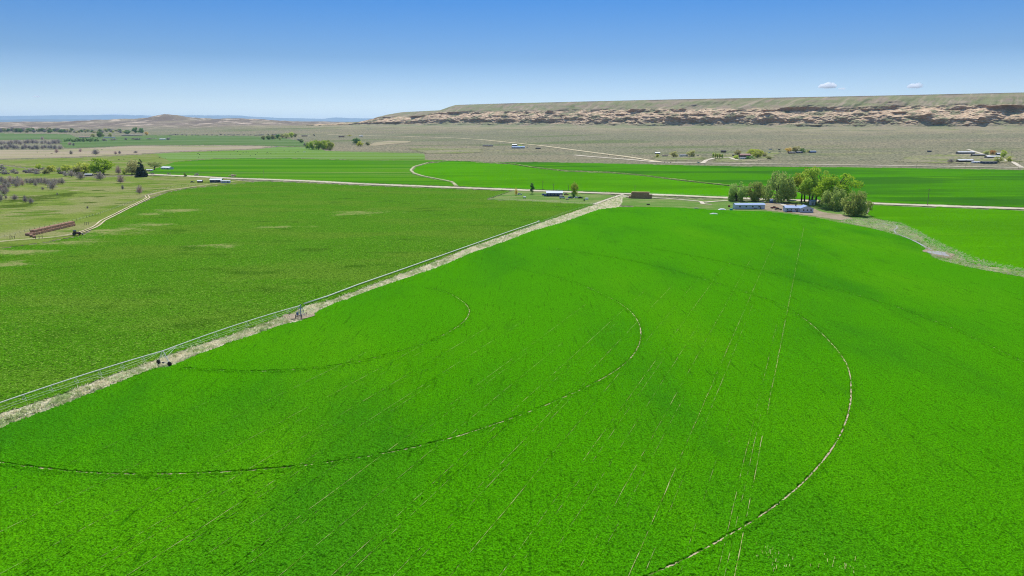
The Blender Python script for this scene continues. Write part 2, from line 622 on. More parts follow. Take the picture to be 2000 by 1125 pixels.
def field(name, mat, px, z=0.2, amp=0.0, scale=0.6, label=None, seed=0, stp=1.3, wob=0.0, kind='structure', patch=None):
    P = np.array([at(*p) for p in px])
    r = np.hypot(P[:, 0], P[:, 1])
    a = np.arctan2(P[:, 0], P[:, 1])
    py = [p[1] for p in px]
    E = np.concatenate([np.linspace(P[i - 1], P[i], 60) for i in range(len(P))])
    r0, r1 = np.hypot(E[:, 0], E[:, 1]).min() * 0.97, r.max() * 1.03
    row = lambda q: 562.5 + FPX * math.tan(math.atan(CAMH / q) - PITCH)
    rr = rows(row(r1), row(r0), stp)
    if len(rr) < 40:
        rr = np.geomspace(r0, r1, 60)
    az = AZS[(AZS > a.min() - .01) & (AZS < a.max() + .01)]
    X, Y, Z = polar(rr, az, hfun)
    if wob:
        kx = X + wob * fbm(X / 6.0, Y / 6.0, 3, seed + 3)
        ky = Y + wob * fbm(X / 6.0, Y / 6.0, 3, seed + 4)
    else:
        kx, ky = X, Y
    keep = inside(kx, ky, P)
    RR = np.hypot(X, Y)
    Z = Z + z + RR * 0.00008
    if amp:
        fade = np.clip(1.4 - RR / 420.0, 0.25, 1)
        c, s = math.cos(ROW_AZ), math.sin(ROW_AZ)
        U, V = X * c - Y * s, X * s + Y * c                   # across and along the rows
        n = vnoise(U / scale, V / (scale * 1.2), seed) * .6 + vnoise(U / (scale * .5), V / (scale * .5), seed + 1) * .4
        big = fbm(U / 9.0, V / 14.0, 3, seed + 2)
        Z = Z + amp * fade * ((n - .5) * 2 + .5 * big)
    q = quads(*X.shape, keep)
    used = np.zeros(X.size, bool)
    used[q.ravel()] = True
    idx = np.cumsum(used) - 1
    V3 = np.stack([X, Y, Z], -1).reshape(-1, 3)[used]
    me = np_mesh(name, V3, idx[q][:, ::-1], mat, attrs={'patch': patch(X, Y).ravel()[used]} if patch else None)
    o = link(name, me)
    tag(o, label, None, None, kind)
    return o

EDGE = [(-300, 950), (0, 837), (80, 808), (200, 760), (296, 722), (325, 719), (400, 688), (450, 669), (500, 653), (550, 636), (590, 625),
        (612, 616), (625, 606), (650, 594), (680, 583), (749, 558), (818, 535), (866, 518), (920, 494), (980, 474), (1040, 451), (1100, 434),
        (1168, 409), (1204, 405)]
TOPE = [(1240, 404), (1320, 405), (1400, 410), (1506, 414), (1542, 418), (1596, 425), (1641, 435), (1704, 446), (1742, 456),
        (1789, 471), (1811, 486), (1821, 503), (1843, 510), (1896, 523), (2000, 542), (2500, 640)]
field('crop_field', M['crop'], EDGE + TOPE + [(2600, 1300), (-500, 1300)], z=.32, amp=.28, scale=.48, wob=.7, seed=1,
      label='bright green crop field with curved wheel tracks')
STRIPU = [(-300, 915), (0, 812), (120, 772), (240, 727), (310, 703), (500, 639), (565, 616), (586, 606), (600, 598), (650, 587), (700, 568), (818, 524),
          (866, 506), (920, 484), (1052, 438), (1164, 400), (1212, 384)]
field('field_margin', M['strip'], [(x, y - 5) for x, y in STRIPU] + [(1225, 382), (1212, 402)] + [(x, y + 6) for x, y in EDGE[::-1]], z=.08, wob=.6, seed=5,
      label='pale dry grass margin between the two fields')
TRK = [(512, 353.8), (420, 363), (360, 369), (325, 376), (300, 386), (270, 399), (232, 416), (208, 430), (190, 443), (160, 460), (95, 473), (0, 486), (-300, 520)]
field('hay_field', M['hay'], [(x, y) for x, y in STRIPU[:-1]] + [(1110, 397), (1030, 393), (953, 390), (1004, 373), (850, 367.6), (700, 362), (600, 357)] + TRK,
      z=.26, amp=.20, scale=.75, wob=1.0, seed=11, label='dull green hay field with sparse patches',
      patch=spots([(345, 412, 60, 7), (300, 418, 40, 5), (225, 452, 75, 10), (140, 474, 90, 8), (30, 494, 110, 9), (430, 480, 50, 7), (700, 416, 90, 6), (20, 515, 60, 8), (300, 440, 60, 6), (560, 445, 90, 4)]))
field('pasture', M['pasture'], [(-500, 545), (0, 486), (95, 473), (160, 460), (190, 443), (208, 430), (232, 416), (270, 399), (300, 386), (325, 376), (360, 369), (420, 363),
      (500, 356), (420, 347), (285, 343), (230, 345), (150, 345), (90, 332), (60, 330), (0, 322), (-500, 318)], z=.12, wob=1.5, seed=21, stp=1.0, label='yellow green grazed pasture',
      patch=spots([(75, 387, 62, 8), (30, 402, 40, 5), (120, 380, 30, 4), (195, 372, 14, 1.5), (200, 384, 16, 2), (180, 396, 20, 2)]))  # soft patches of darker green in the pasture colour
field('upper_pasture', M['pasture'], [(-500, 317), (0, 321), (60, 329), (150, 344), (285, 342), (300, 333), (350, 316), (430, 309), (350, 298), (250, 303), (150, 308), (0, 312), (-500, 312)],
      z=.14, wob=10, seed=22, stp=.8, label='pale pasture beyond the farmstead trees')
field('tan_pasture', M['tan'], [(-500, 322), (-200, 313), (0, 311), (150, 307), (250, 302), (360, 296), (480, 292), (540, 286), (430, 284), (260, 285), (100, 293), (0, 293), (-500, 295)],
      z=.18, wob=22, seed=23, stp=.5, label='dry tan pasture')
field('far_meadow', M['meadow_b'], [(-400, 275), (0, 274), (110, 272), (125, 290), (260, 284), (430, 283.4), (520, 285), (590, 287), (612, 286), (596, 277), (545, 266.5), (420, 264.5), (330, 264), (290, 264.5), (150, 268), (140, 262), (0, 260), (-400, 259)],
      z=.2, wob=16, seed=24, stp=.35, label='dark green far meadow')
field('grazing_meadow', M['graze'], [(300, 300), (360, 297), (480, 293), (540, 287), (612, 287), (640, 295), (830, 300), (833, 312), (700, 313), (560, 309), (420, 310), (330, 316)],
      z=.2, wob=7, seed=25, stp=.6, label='light green meadow where cattle graze')
field('green_meadow', M['meadow'], [(285, 341), (298, 331), (340, 316), (420, 310), (560, 309), (700, 313), (833, 312), (880, 313), (836, 318), (808, 326), (801, 334), (806, 339), (820, 344), (850, 350), (880, 355), (890, 364.5), (700, 357.5), (600, 352.6), (500, 349), (400, 344.5)],
      z=.22, wob=1.0, seed=26, stp=.7, label='streaky green meadow behind the road')
field('rear_crop_field', M['crop_b'], [(812, 326), (836, 319), (880, 315), (930, 317), (1000, 321), (1040, 327.5), (1106, 335), (1190, 338), (1250, 343), (1320, 352), (1410, 362), (1500, 371), (1560, 376), (1600, 391), (1420, 385),
      (1200, 376.6), (1000, 369), (896, 364.6), (884, 355), (852, 349), (822, 343), (809, 338), (806, 333)], z=.26, amp=.12, scale=1.5, wob=.6, seed=31, stp=.8, label='bright green round crop field behind the road')
field('dark_crop_field', M['crop_c'], [(840, 317), (1050, 316.5), (1150, 318.5), (1330, 322.5), (1450, 325), (1680, 327), (2000, 332), (2500, 341), (2500, 418), (2000, 406), (1900, 402.6), (1700, 396), (1600, 391.5), (1560, 375), (1500, 370), (1410, 360.5), (1320, 350),
      (1250, 341), (1190, 336), (1106, 333.5), (1040, 326), (1000, 319.5), (930, 315.5), (880, 314)], z=.26, amp=.12, scale=1.5, wob=.6, seed=32, stp=.7, label='dark green crop field below the sagebrush slope')
field('right_crop_field', M['crop_b'], [(1704, 401), (1850, 406), (2000, 411), (2500, 427.5), (2500, 645), (2000, 532), (1960, 526), (1915, 520), (1884, 513), (1864, 499), (1834, 488), (1805, 474), (1790, 457), (1772, 446), (1748, 439), (1720, 431), (1690, 420)], z=.28, amp=.14, scale=.9, wob=2.6, seed=33,
      label='bright green crop field beyond the creek')
field('house_yard', M['yard'], [(1212, 402), (1216, 385), (1300, 388), (1420, 390), (1560, 393), (1700, 400), (1690, 416), (1720, 424), (1770, 440), (1800, 458), (1868, 492), (1920, 510), (2000, 528), (2500, 640), (2500, 650), (2000, 546), (1830, 512), (1740, 460), (1640, 438), (1540, 420), (1400, 412), (1300, 407)],
      z=.10, wob=.8, seed=34, label='grassy yard round the white house')
field('farm_yard', M['yard'], [(1003, 372), (953, 390), (1030, 394), (1110, 398), (1162, 401), (1214, 383), (1160, 379)], z=.12, wob=.4, seed=35, label='grassy yard round the blue house')
field('bare_yard', M['bare'], [(1488, 400), (1488, 411), (1520, 414), (1590, 423), (1640, 431), (1668, 428), (1650, 420), (1610, 415), (1590, 408), (1540, 396), (1500, 394)], z=.18, wob=1.2, seed=36, label='bare soil round the white house')
field('ranch_ground', M['ranch'], [(1262, 313), (1280, 304), (1320, 301), (1372, 303), (1384, 312), (1330, 314)], z=.4, wob=26, seed=61, stp=.4, label='tan and green ground round the small white ranch house')
field('ranch_ground', M['ranch'], [(1386, 317), (1398, 306), (1430, 298), (1480, 296), (1530, 298), (1512, 312), (1450, 317)], z=.4, wob=26, seed=62, stp=.4, label='tan and green ground round the red roofed barn')
field('ranch_ground', M['ranch'], [(1740, 317), (1770, 306), (1850, 301), (1880, 297), (1985, 299), (1992, 318), (1900, 321), (1800, 319)], z=.4, wob=30, seed=63, stp=.4, label='tan and green ground round the right ranch')
field('dry_bank', M['tan'], [(716, 285), (726, 279), (760, 275), (805, 275.5), (800, 279), (760, 282), (740, 285)], z=.4, wob=14, seed=64, stp=.35, label='pale tan bank on the sagebrush plain')
field('dry_flat', M['ranch'], [(790, 289), (840, 288), (940, 290), (950, 297), (870, 301), (830, 300)], z=.4, wob=24, seed=65, stp=.4, label='olive tan flat on the sagebrush plain')
field('marsh_grass', M['marsh'], [(1640, 434), (1650, 428), (1700, 428), (1760, 436), (1800, 456), (1866, 490), (1920, 509), (2000, 527), (2400, 610), (2400, 625), (2000, 543), (1896, 524), (1840, 511), (1815, 498), (1800, 476), (1742, 457), (1700, 446)], z=.20, wob=1.5, seed=37,
      label='pale marsh grass along the creek')

def ribbon(pts, width, z=.3, n=None, offs=(0.0,), wv=0.0):
    """verts and quads of flat strips that follow a polyline in plan"""
    P = np.array(pts, float)
    seg = np.hypot(*np.diff(P, axis=0).T)
    s = np.concatenate([[0], np.cumsum(seg)])
    n = n or max(8, int(s[-1] / max(width, 2.0)))
    # smooth by a Catmull-like resampling
    u = np.linspace(0, s[-1], n)
    Xs, Ys = np.interp(u, s, P[:, 0]), np.interp(u, s, P[:, 1])
    k = max(1, int(n * 0.02))
    ker = np.ones(2 * k + 1) / (2 * k + 1)
    def sm(a):
        b = np.convolve(np.pad(a, k, mode='edge'), ker, 'valid')
        b[0], b[-1] = a[0], a[-1]
        return b
    Xs, Ys = sm(Xs), sm(Ys)
    tx, ty = np.gradient(Xs), np.gradient(Ys)
    L = np.hypot(tx, ty) + 1e-9
    nx, ny = -ty / L, tx / L
    V, Q = [], []
    for o in offs:
        w = width * (1 + wv * fbm(u / 7.0, u * 0 + o, 3, 91))
        b = len(V)
        for sgn in (-.5, .5):
            pass
        xl, yl = Xs + nx * (o - w / 2), Ys + ny * (o - w / 2)
        xr, yr = Xs + nx * (o + w / 2), Ys + ny * (o + w / 2)
        zl = hfun(xl, yl) + z + np.hypot(xl, yl) * 0.00009
        zr = hfun(xr, yr) + z + np.hypot(xr, yr) * 0.00009
        for i in range(n):
            V += [(xl[i], yl[i], zl[i]), (xr[i], yr[i], zr[i])]
        Q += [(b + 2 * i, b + 2 * i + 1, b + 2 * i + 3, b + 2 * i + 2) for i in range(n - 1)]
    return V, Q

def up_mesh(name, V, Q, mat):
    Q = np.array(Q)
    V = np.array(V)
    a = V[Q[:, 1]] - V[Q[:, 0]]
    b = V[Q[:, 2]] - V[Q[:, 0]]
    fl = (a[:, 0] * b[:, 1] - a[:, 1] * b[:, 0]) < 0
    Q[fl] = Q[fl][:, ::-1]
    return np_mesh(name, V, Q, mat)

def road(name, px, width, mat, label, z=.34, offs=(0.0,), wv=.15):
    V, Q = ribbon([at(*p) for p in px], width, z, None, offs, wv)
    return structure(name, up_mesh(name, V, Q, mat), label)

VERGE = [(286, 341), (360, 344), (440, 348.5), (520, 351), (600, 354), (700, 359.5), (850, 365.5), (1000, 371), (1100, 375.5), (1200, 378.5), (1300, 381.5), (1420, 387), (1560, 392), (1700, 398), (1850, 403.5), (2000, 408.5), (2500, 425)]
road('road_verge', VERGE, 17, M['strip'], 'grassy verge along the gravel road', z=.40, wv=.5)
road('gravel_road', [(286, 341), (360, 344), (440, 348.5), (520, 351), (600, 354), (700, 359.5), (850, 365.5), (1000, 371), (1100, 375.5), (1200, 378.5), (1300, 381.5), (1420, 387), (1560, 392), (1700, 398), (1850, 403.5), (2000, 408.5), (2500, 425)], 8.5, M['road'], 'pale gravel road crossing behind the fields', z=.46)
road('upper_road', [(1120, 303), (1230, 312), (1290, 317.5), (1400, 319.5), (1560, 321.5), (1680, 323), (1850, 325.5), (2000, 328), (2500, 337)], 15, M['road'], 'pale road below the sagebrush slope', z=.5)
road('dirt_road', [(640, 263), (700, 264.8), (800, 267), (880, 269.5), (940, 273), (1000, 279), (1060, 285), (1150, 297), (1230, 307), (1290, 317)], 12, M['dirt'], 'dirt road slanting across the sagebrush plain', z=.6)
road('farm_track', [(-200, 505), (0, 472), (60, 468), (110, 464), (145, 459), (172, 450), (190, 442), (200, 432), (225, 420), (250, 407), (285, 390), (291, 386), (284, 383), (300, 379), (330, 372), (400, 362), (470, 353)], 1.0, M['dirt'], 'twin rut farm track along the hay field', z=.42, offs=(-1.3, 1.3), wv=.3)
road('driveway', [(1215, 384), (1300, 388), (1370, 394), (1372, 399), (1390, 400)], 3.5, M['road'], 'pale driveway into the yard', z=.36)
road('house_drive', [(1375, 396), (1400, 393.5), (1440, 392), (1500, 395), (1530, 400), (1545, 410)], 4.0, M['road'], 'pale drive to the white house', z=.38)
road('ranch_drive', [(1372, 319), (1380, 313), (1395, 309), (1425, 308), (1440, 313)], 8, M['road'], 'pale drive to the ranch houses', z=.55)
road('side_road', [(1995, 327), (1980, 318), (1960, 312), (1915, 300), (1890, 292)], 7, M['road'], 'pale side road beside the right ranch', z=.55)
road('yard_lane', [(1505, 298), (1535, 299), (1560, 299)], 6, M['dirt'], 'lane between parked vehicles', z=.5)
road('field_lane', [(1160, 400), (1190, 389), (1218, 380)], 3.0, M['road'], 'lane from the road down the margin', z=.4)
road('ditch_bank', [(836, 317.5), (880, 314.3), (930, 316), (1000, 320), (1040, 327), (1106, 334), (1190, 337), (1250, 342), (1320, 351), (1410, 361), (1500, 370)], 6.5, M['marsh'], 'grassy ditch between the rear fields', z=.75, wv=.8)
road('field_edge_path', [(891, 363.5), (884, 356), (856, 350), (826, 344.5), (808, 338.5), (802, 333), (808, 326), (836, 318)], 3.5, M['strip'], 'pale edge round the rear field', z=.62, wv=.4)

# wheel ruts of the sprinkler in the crop
PIV = at(588, 620)
TRACKS = []
C1 = {'a': [(355, 722), (520, 728), (690, 711), (860, 660), (917, 610), (870, 572), (830, 563)],
      'b': [(-90, 890), (0, 908), (230, 930), (580, 915), (880, 860), (1190, 735), (1250, 670), (1225, 605), (1100, 546), (1000, 524)],
      'c': [(1130, 1185), (1290, 1120), (1450, 1035), (1560, 955), (1640, 855), (1662, 770), (1645, 700), (1535, 603), (1410, 558), (1240, 512), (1085, 487)],
      'd': [(2200, 795), (2000, 710), (1870, 648), (1740, 598), (1530, 541), (1400, 511), (1240, 480)]}
def smooth_curve(px, n):
    """centripetal spline through points given in photo pixels, in plan"""
    P = np.array([at(*p) for p in px])
    P = np.vstack([2 * P[0] - P[1], P, 2 * P[-1] - P[-2]])
    out = []
    for i in range(1, len(P) - 2):
        p0, p1, p2, p3 = P[i - 1:i + 3]
        d1, d2, d3 = [max(1e-6, np.hypot(*(b - a)) ** .5) for a, b in ((p0, p1), (p1, p2), (p2, p3))]
        m1 = (p1 - p0) / d1 - (p2 - p0) / (d1 + d2) + (p2 - p1) / d2
        m2 = (p2 - p1) / d2 - (p3 - p1) / (d2 + d3) + (p3 - p2) / d3
        m1, m2 = m1 * d2, m2 * d2
        for u in np.linspace(0, 1, n, endpoint=False):
            h00, h10 = 2 * u**3 - 3 * u**2 + 1, u**3 - 2 * u**2 + u
            h01, h11 = -2 * u**3 + 3 * u**2, u**3 - u**2
            out.append(h00 * p1 + h10 * m1 + h01 * p2 + h11 * m2)
    out.append(P[-2])
    return np.array(out)
RUTV, RUTQ = [], []
for k, px in C1.items():
    c = smooth_curve(px, 60)
    TRACKS.append(c)
    V, Q = ribbon(c, .30, .43, int(len(c) * 1.5), (0,), .6)
    b = len(RUTV)
    RUTV += V
    RUTQ += [tuple(b + i for i in q) for q in Q]
structure('wheel_track', up_mesh('wheel_track', RUTV, RUTQ, M['soil']), 'curved bare wheel tracks through the crop')

# the crop stands a little taller along both sides of the ruts
def ridge(c, off, w, h, z, stepm, seed, keep=None):
    """a bumpy row of crop along a curve in plan"""
    P = np.asarray(c)
    L = np.concatenate([[0], np.cumsum(np.hypot(*np.diff(P, axis=0).T))])
    n = max(4, int(L[-1] / stepm))
    u = np.linspace(0, L[-1], n)
    x, y = np.interp(u, L, P[:, 0]), np.interp(u, L, P[:, 1])
    tx, ty = np.gradient(x), np.gradient(y)
    k = np.hypot(tx, ty) + 1e-9
    nx, ny = -ty / k, tx / k
    rn = np.random.default_rng(seed)
    o = off + rn.normal(0, w * .14, n)
    hh = h * (0.55 + .6 * rn.random(n))
    if keep is not None:
        hh = hh * keep(u)
    sg = 1.0 if off > 0 else -1.0
    V = np.zeros((n, 4, 3))
    for j, (dx, dz) in enumerate(((0.0, 0.0), (.04 + rn.random(n) * w * .10, 1.0), (w * .45, .75), (w, 0.0))):
        V[:, j, 0] = x + nx * (o + sg * dx)
        V[:, j, 1] = y + ny * (o + sg * dx)
        V[:, j, 2] = z + hh * dz
    i = np.arange(n - 1)
    Q = np.concatenate([np.stack([4 * i + j, 4 * i + j + 1, 4 * i + 4 + j + 1, 4 * i + 4 + j], 1) for j in (0, 1, 2)])
    return V.reshape(-1, 3), Q

def joined(name, parts, mat, label, kind):
    VV, QQ, b = [], [], 0
    for V, Q in parts:
        V, Q = np.asarray(V), np.asarray(Q)
        VV.append(V)
        QQ.append(Q + b)
        b += len(V)
    o = link(name, up_mesh(name, np.concatenate(VV), np.concatenate(QQ), mat))
    return tag(o, label, None, None, kind)

parts = []
for i, c in enumerate(TRACKS):
    for sg in (-1, 1):
        parts.append(ridge(c, sg * .20, 1.0, .48, .26, .40, 100 + i * 2 + sg))
ROWD = np.array([math.sin(ROW_AZ), math.cos(ROW_AZ)])
soil = []
for k, (x0, yend, st) in enumerate([(-330, 800, .5), (-150, 700, .6), (16, 640, .7), (60, 700, .3), (155, 640, .75), (190, 700, .4), (266, 620, .8), (290, 760, .4), (360, 800, .3), (445, 600, .75), (470, 700, .5), (560, 640, .5),
                                    (660, 570, .8), (690, 640, .6), (780, 560, .7), (800, 720, .5), (890, 540, .6), (985, 520, .75), (1010, 700, .4), (1060, 640, .5), (1130, 500, .7), (1160, 800, .35),
                                    (1233, 470, .9), (1262, 600, .55), (1330, 760, .3), (1402, 640, .7), (1418, 840, .5), (1437, 440, 1.05)]):
    a = at(x0, 1118) - ROWD * 12
    # length until the row reaches the given photo row
    ts = np.linspace(0, 600, 400)
    pyv = HOR + CAMH * FPX / (a[1] + ROWD[1] * ts)
    n = np.argmax(pyv < yend) or 399
    c = np.stack([a + ROWD * t for t in np.linspace(0, ts[n], 80)])
    # a thin strip of bare soil that closes up here and there
    nn = max(20, int(ts[n] / .45))
    u = np.linspace(0, ts[n], nn)
    wid = (.022 + .09 * st) * np.clip((vnoise(u / 2.2, u * 0, 700 + k) * .6 + vnoise(u / .8, u * 0, 720 + k) * .5 + vnoise(u / 14.0, u * 0, 740 + k) * .5) - (.92 - .42 * st), 0, .6) * 2.0
    wx = a[0] + ROWD[0] * u + .12 * fbm(u / 6.0, u * 0, 2, 760 + k)
    wy = a[1] + ROWD[1] * u
    px_, py_ = ROWD[1], -ROWD[0]
    Vs = np.stack([np.stack([wx - px_ * wid / 2, wy - py_ * wid / 2, np.full(nn, .47)], 1), np.stack([wx + px_ * wid / 2, wy + py_ * wid / 2, np.full(nn, .47)], 1)], 1).reshape(-1, 3)
    i_ = np.arange(nn - 1)
    ok_ = (wid[:-1] > .01) | (wid[1:] > .01)
    soil.append((Vs, np.stack([2 * i_, 2 * i_ + 1, 2 * i_ + 3, 2 * i_ + 2], 1)[ok_]))
    ker = (lambda s_, k_: (lambda u: np.clip(.25 + 1.3 * vnoise(u / 6.0, u * 0, 300 + k_), 0, 1)))(st, k)
    parts.append(ridge(np.stack([wx, wy], 1)[::2], .10, .55, .26 * (.5 + st * .6), .30, .5, 400 + k, ker))
    parts.append(ridge(np.stack([wx, wy], 1)[::2], -.10, .55, .26 * (.5 + st * .6), .30, .5, 500 + k, ker))
for (bx, by, nb) in ((1500, 1085, 16), (1528, 1108, 14), (1655, 1112, 14), (1420, 862, 6), (1610, 1100, 8), (765, 602, 4)):
    for j in range(nb):
        q0 = at(bx + R.gauss(0, 14), by + R.gauss(0, 9))
        q1 = q0 + ROWD * R.uniform(.3, 1.0)
        soil.append(ribbon([q0, (q0 + q1) / 2, q1], R.uniform(.03, .08), .50, 4))
joined('crop_rows', parts, M['crop'], 'taller crop along ruts and drill gaps', 'stuff')
joined('drill_gap', soil, M['gap'], 'thin broken lines of bare soil between crop rows', 'structure')

# ------------------------------------------------------------------ the mesa, the far ridges, the haze
def zof(py, Y):
    v = (562.5 - py) / FPX
    return CAMH + Y * (v * CP - SP) / (CP + v * SP)

def mesa():
    N = 2100
    T = np.linspace(-0.75, 1.5, N)
    Wd = 380.0
    A = T * ML
    base = M0[None] + MU[None] * A[:, None]
    z0 = hfun(base[:, 0], base[:, 1])
    rim = base + MN[None] * Wd
    pxr = 1000 + FPX * rim[:, 0] / rim[:, 1]
    tx = [400, 650, 700, 735, 748, 762, 775, 790, 840, 862, 868, 880, 893, 950, 1100, 1300, 1500, 1700, 2000, 2300, 2600]
    ty = [243, 241, 238, 234.5, 231, 226.5, 221, 218.5, 216, 215, 213.5, 208.5, 204.5, 202.5, 198.5, 193.5, 190, 186, 179, 172, 166]
    zt = zof(np.interp(pxr, tx, ty), rim[:, 1])
    def m(sc, seed, o=0.0):
        return fbm(A / sc + o, A * 0 + seed * 3.1, 4, seed)
    right = np.clip((pxr - 1760) / 60.0, 0, 1)
    left = np.clip((pxr - 800) / 260.0, 0, 1)
    k1 = np.clip(.34 + 1.9 * m(70, 1), 0, 1)
    k1 = np.maximum(k1, right * np.clip(.9 + .9 * m(60, 41), 0, 1)) * left
    k2 = np.clip(.34 + 1.9 * m(80, 2), 0, 1) * left
    lift = .035 * m(260, 3) + .02 * m(50, 13)
    k5 = np.clip(-.05 + 1.9 * m(90, 15), 0, 1) * left
    k3 = np.clip(.40 + 2.0 * m(60, 5), 0, 1) * left
    k4 = np.clip(.40 + 2.0 * m(75, 6), 0, 1) * left
    cl = .030 + .072 * k1 * (.8 + 1.0 * right) * (.8 + .7 * m(40, 8))
    one = np.ones(N)
    ctrl = [(0 * one, 0 * one), (.16 * one, .08 * one + lift * .5), (.215 * one, .15 + lift), (.222 + (1 - k1) * .05 - .012 * right * k1, .15 + lift + cl),
            (.285 * one, .315 + lift * .8 + cl * .4), (.29 + (1 - k3) * .02, .325 + lift * .8 + cl * .4 + .05 * k3), (.355 * one, .42 + lift), (.36 + (1 - k4) * .02, .43 + lift + .045 * k4), (.41 * one, .485 + lift), (.455 * one, .52 + lift), (.46 + (1 - k2) * .04, .55 + lift + .075 * k2), (.55 * one, .655 + lift * .5),
            (.66 * one, .755 * one), (.665 + (1 - k5) * .03, .765 + .022 * k5), (.80 * one, .872 * one), (1.0 * one, 1.0 * one), (1.04 * one, 1.004 * one), (3.0 * one, 1.0 * one)]
    ns = [14, 10, 22, 18, 9, 16, 9, 14, 10, 14, 14, 14, 6, 14, 18, 3, 5]
    s, v = [], []
    for (a, b), (c, d), n in zip(ctrl[:-1], ctrl[1:], ns):
        for u in np.linspace(0, 1, n, endpoint=False):
            s.append(a + (c - a) * u)
            v.append(b + (d - b) * u)
    s.append(ctrl[-1][0])
    v.append(ctrl[-1][1])
    s, v = np.array(s), np.array(v)
    AA = np.broadcast_to(A, s.shape)
    mid = np.clip((v - .05) / .08, 0, 1) * np.clip((.72 - v) / .08, 0, 1)
    up = np.clip((v - .55) / .1, 0, 1) * np.clip((1.0 - v) / .12, 0, 1)
    sj = .080 * fbm(AA / 80.0, v * 2.0, 4, 51) * mid
    sj = sj + .034 * fbm(AA / 34.0, v * 14.0, 3, 52) * mid
    sj = sj + .016 * fbm(AA / 9.0, v * 40.0, 2, 53) * mid * np.clip(left + .25, 0, 1)[None]
    sj = sj + .17 * fbm(AA / 110.0 + v * 1.0 * np.sin(AA / 700.0), v * 1.2, 4, 54) * up
    sj = sj + .018 * fbm(AA / 22.0, v * 3.0, 3, 55) * up
    sj = sj + .05 * fbm(AA / 400.0, v * 0, 3, 56) * np.clip(s * 4, 0, 1)
    s2 = s + sj
    vv = v + .020 * fbm(AA / 26.0, s * 40.0, 3, 57) * mid + .006 * fbm(AA / 60.0, s * 12, 3, 58) * up
    Xm = base[None, :, 0] + MN[0] * Wd * s2
    Ym = base[None, :, 1] + MN[1] * Wd * s2
    Zm = z0[None] - 1.5 + (zt - z0)[None] * vv
    V = np.stack([Xm, Ym, Zm], -1).reshape(-1, 3)
    q = quads(*s.shape)
    mt, t, b = new_mat('mesa_rock')
    at_ = nd(t, 'ShaderNodeAttribute', attribute_name='level')
    lv = at_.outputs['Fac']
    n1 = noise_of(t, coords(t, (1, 1, 2.5)), .010, 6, .65)
    n2 = noise_of(t, coords(t, (1, 1, 3)), .05, 5, .65)
    n3 = noise_of(t, coords(t), .14, 3, .6)
    lvn = mth(t, 'ADD', lv, mth(t, 'MULTIPLY', mth(t, 'SUBTRACT', n1, .5), .22))
    grass = mix(t, step(t, n1, .42, .6), (.225, .230, .120), (.300, .255, .165))
    rock = mix(t, step(t, n2, .38, .60), (.45, .30, .185), (.70, .53, .345))
    rock = mix(t, step(t, noise_of(t, coords(t, (1, 1, 1.5)), .018, 5, .6), .48, .60), rock, (.245, .232, .125))
    c = mix(t, step(t, lvn, .09, .25), grass, rock)
    al = nd(t, 'ShaderNodeAttribute', attribute_name='along')
    cx = nd(t, 'ShaderNodeCombineXYZ')
    t.links.new(mth(t, 'MULTIPLY', al.outputs['Fac'], .030), cx.inputs[0])
    t.links.new(mth(t, 'MULTIPLY', lv, 2.2), cx.inputs[1])
    n4 = noise_of(t, cx.outputs[0], 1.0, 5, .6)
    top = mix(t, step(t, n1, .44, .60), (.215, .220, .105), (.285, .225, .155))
    top = mix(t, mth(t, 'MULTIPLY', step(t, n4, .52, .66), .9), top, (.36, .29, .20))
    top = mix(t, mth(t, 'MULTIPLY', step(t, n4, .46, .34), .9), top, (.165, .180, .075))
    c = mix(t, step(t, lvn, .60, .68), c, top)
    c = mix(t, step(t, lvn, .96, 1.0), c, (.150, .130, .095))
    g = nd(t, 'ShaderNodeNewGeometry')
    sp = nd(t, 'ShaderNodeSeparateXYZ')
    t.links.new(g.outputs['True Normal'], sp.inputs[0])
    st = step(t, sp.outputs['Z'], .62, .30)
    c = mix(t, st, c, (.40, .235, .14))
    c = mix(t, mth(t, 'MULTIPLY', step(t, n3, .58, .68), .55), c, (.095, .090, .060))
    t.links.new(c, b.inputs['Base Color'])
    b.inputs['Specular IOR Level'].default_value = .05
    bump(t, b, noise_of(t, coords(t), .09, 4, .65), 3.0, .8)
    me = np_mesh('mesa', V, q[:, ::-1], mt, smooth=False, attrs={'level': np.broadcast_to(v, s.shape).ravel(), 'along': (AA + 160 * v * np.sin(AA / 500.0)).ravel()})
    structure('mesa', me, 'long flat topped mesa with broken cliff bands')
mesa()

def ridge_line(name, D, tab, depth, mat, label, seed):
    px = np.arange(-900, 2900, 5.0)
    az = np.arctan((px - 1000) / FPX)
    py = np.interp(px, [a for a, _ in tab], [b for _, b in tab])
    rows_ = []
    for k, f in enumerate((0, .18, .35, .52, .7, .86, 1.0, 1.6)):
        Yd = D + depth * f
        Xd = np.tan(az) * Yd
        zt = zof(py, D + depth)
        prof = (0, .30, .42, .62, .70, .92, 1.0, .6)[k]
        z = -20 + (zt + 20) * prof
        if 0 < k < 6:
            z = z + (zt + 60) * .14 * fbm(px / 42.0 + k * .4, px * 0 + k * .8, 4, seed)
        z = z + (zt + 60) * .015 * fbm(px / 9.0, px * 0 + k, 3, seed + 1)
        rows_.append(np.stack([Xd, np.full_like(Xd, Yd), z], -1))
    V = np.array(rows_)
    me = np_mesh(name, V.reshape(-1, 3), quads(V.shape[0], V.shape[1])[:, ::-1], mat)
    structure(name, me, label)
fm = ground_mat('far_ridge', (.075, .080, .060), [((1, 1, 6), 0, .0009, .44, .58, (.13, .12, .09), 5)])
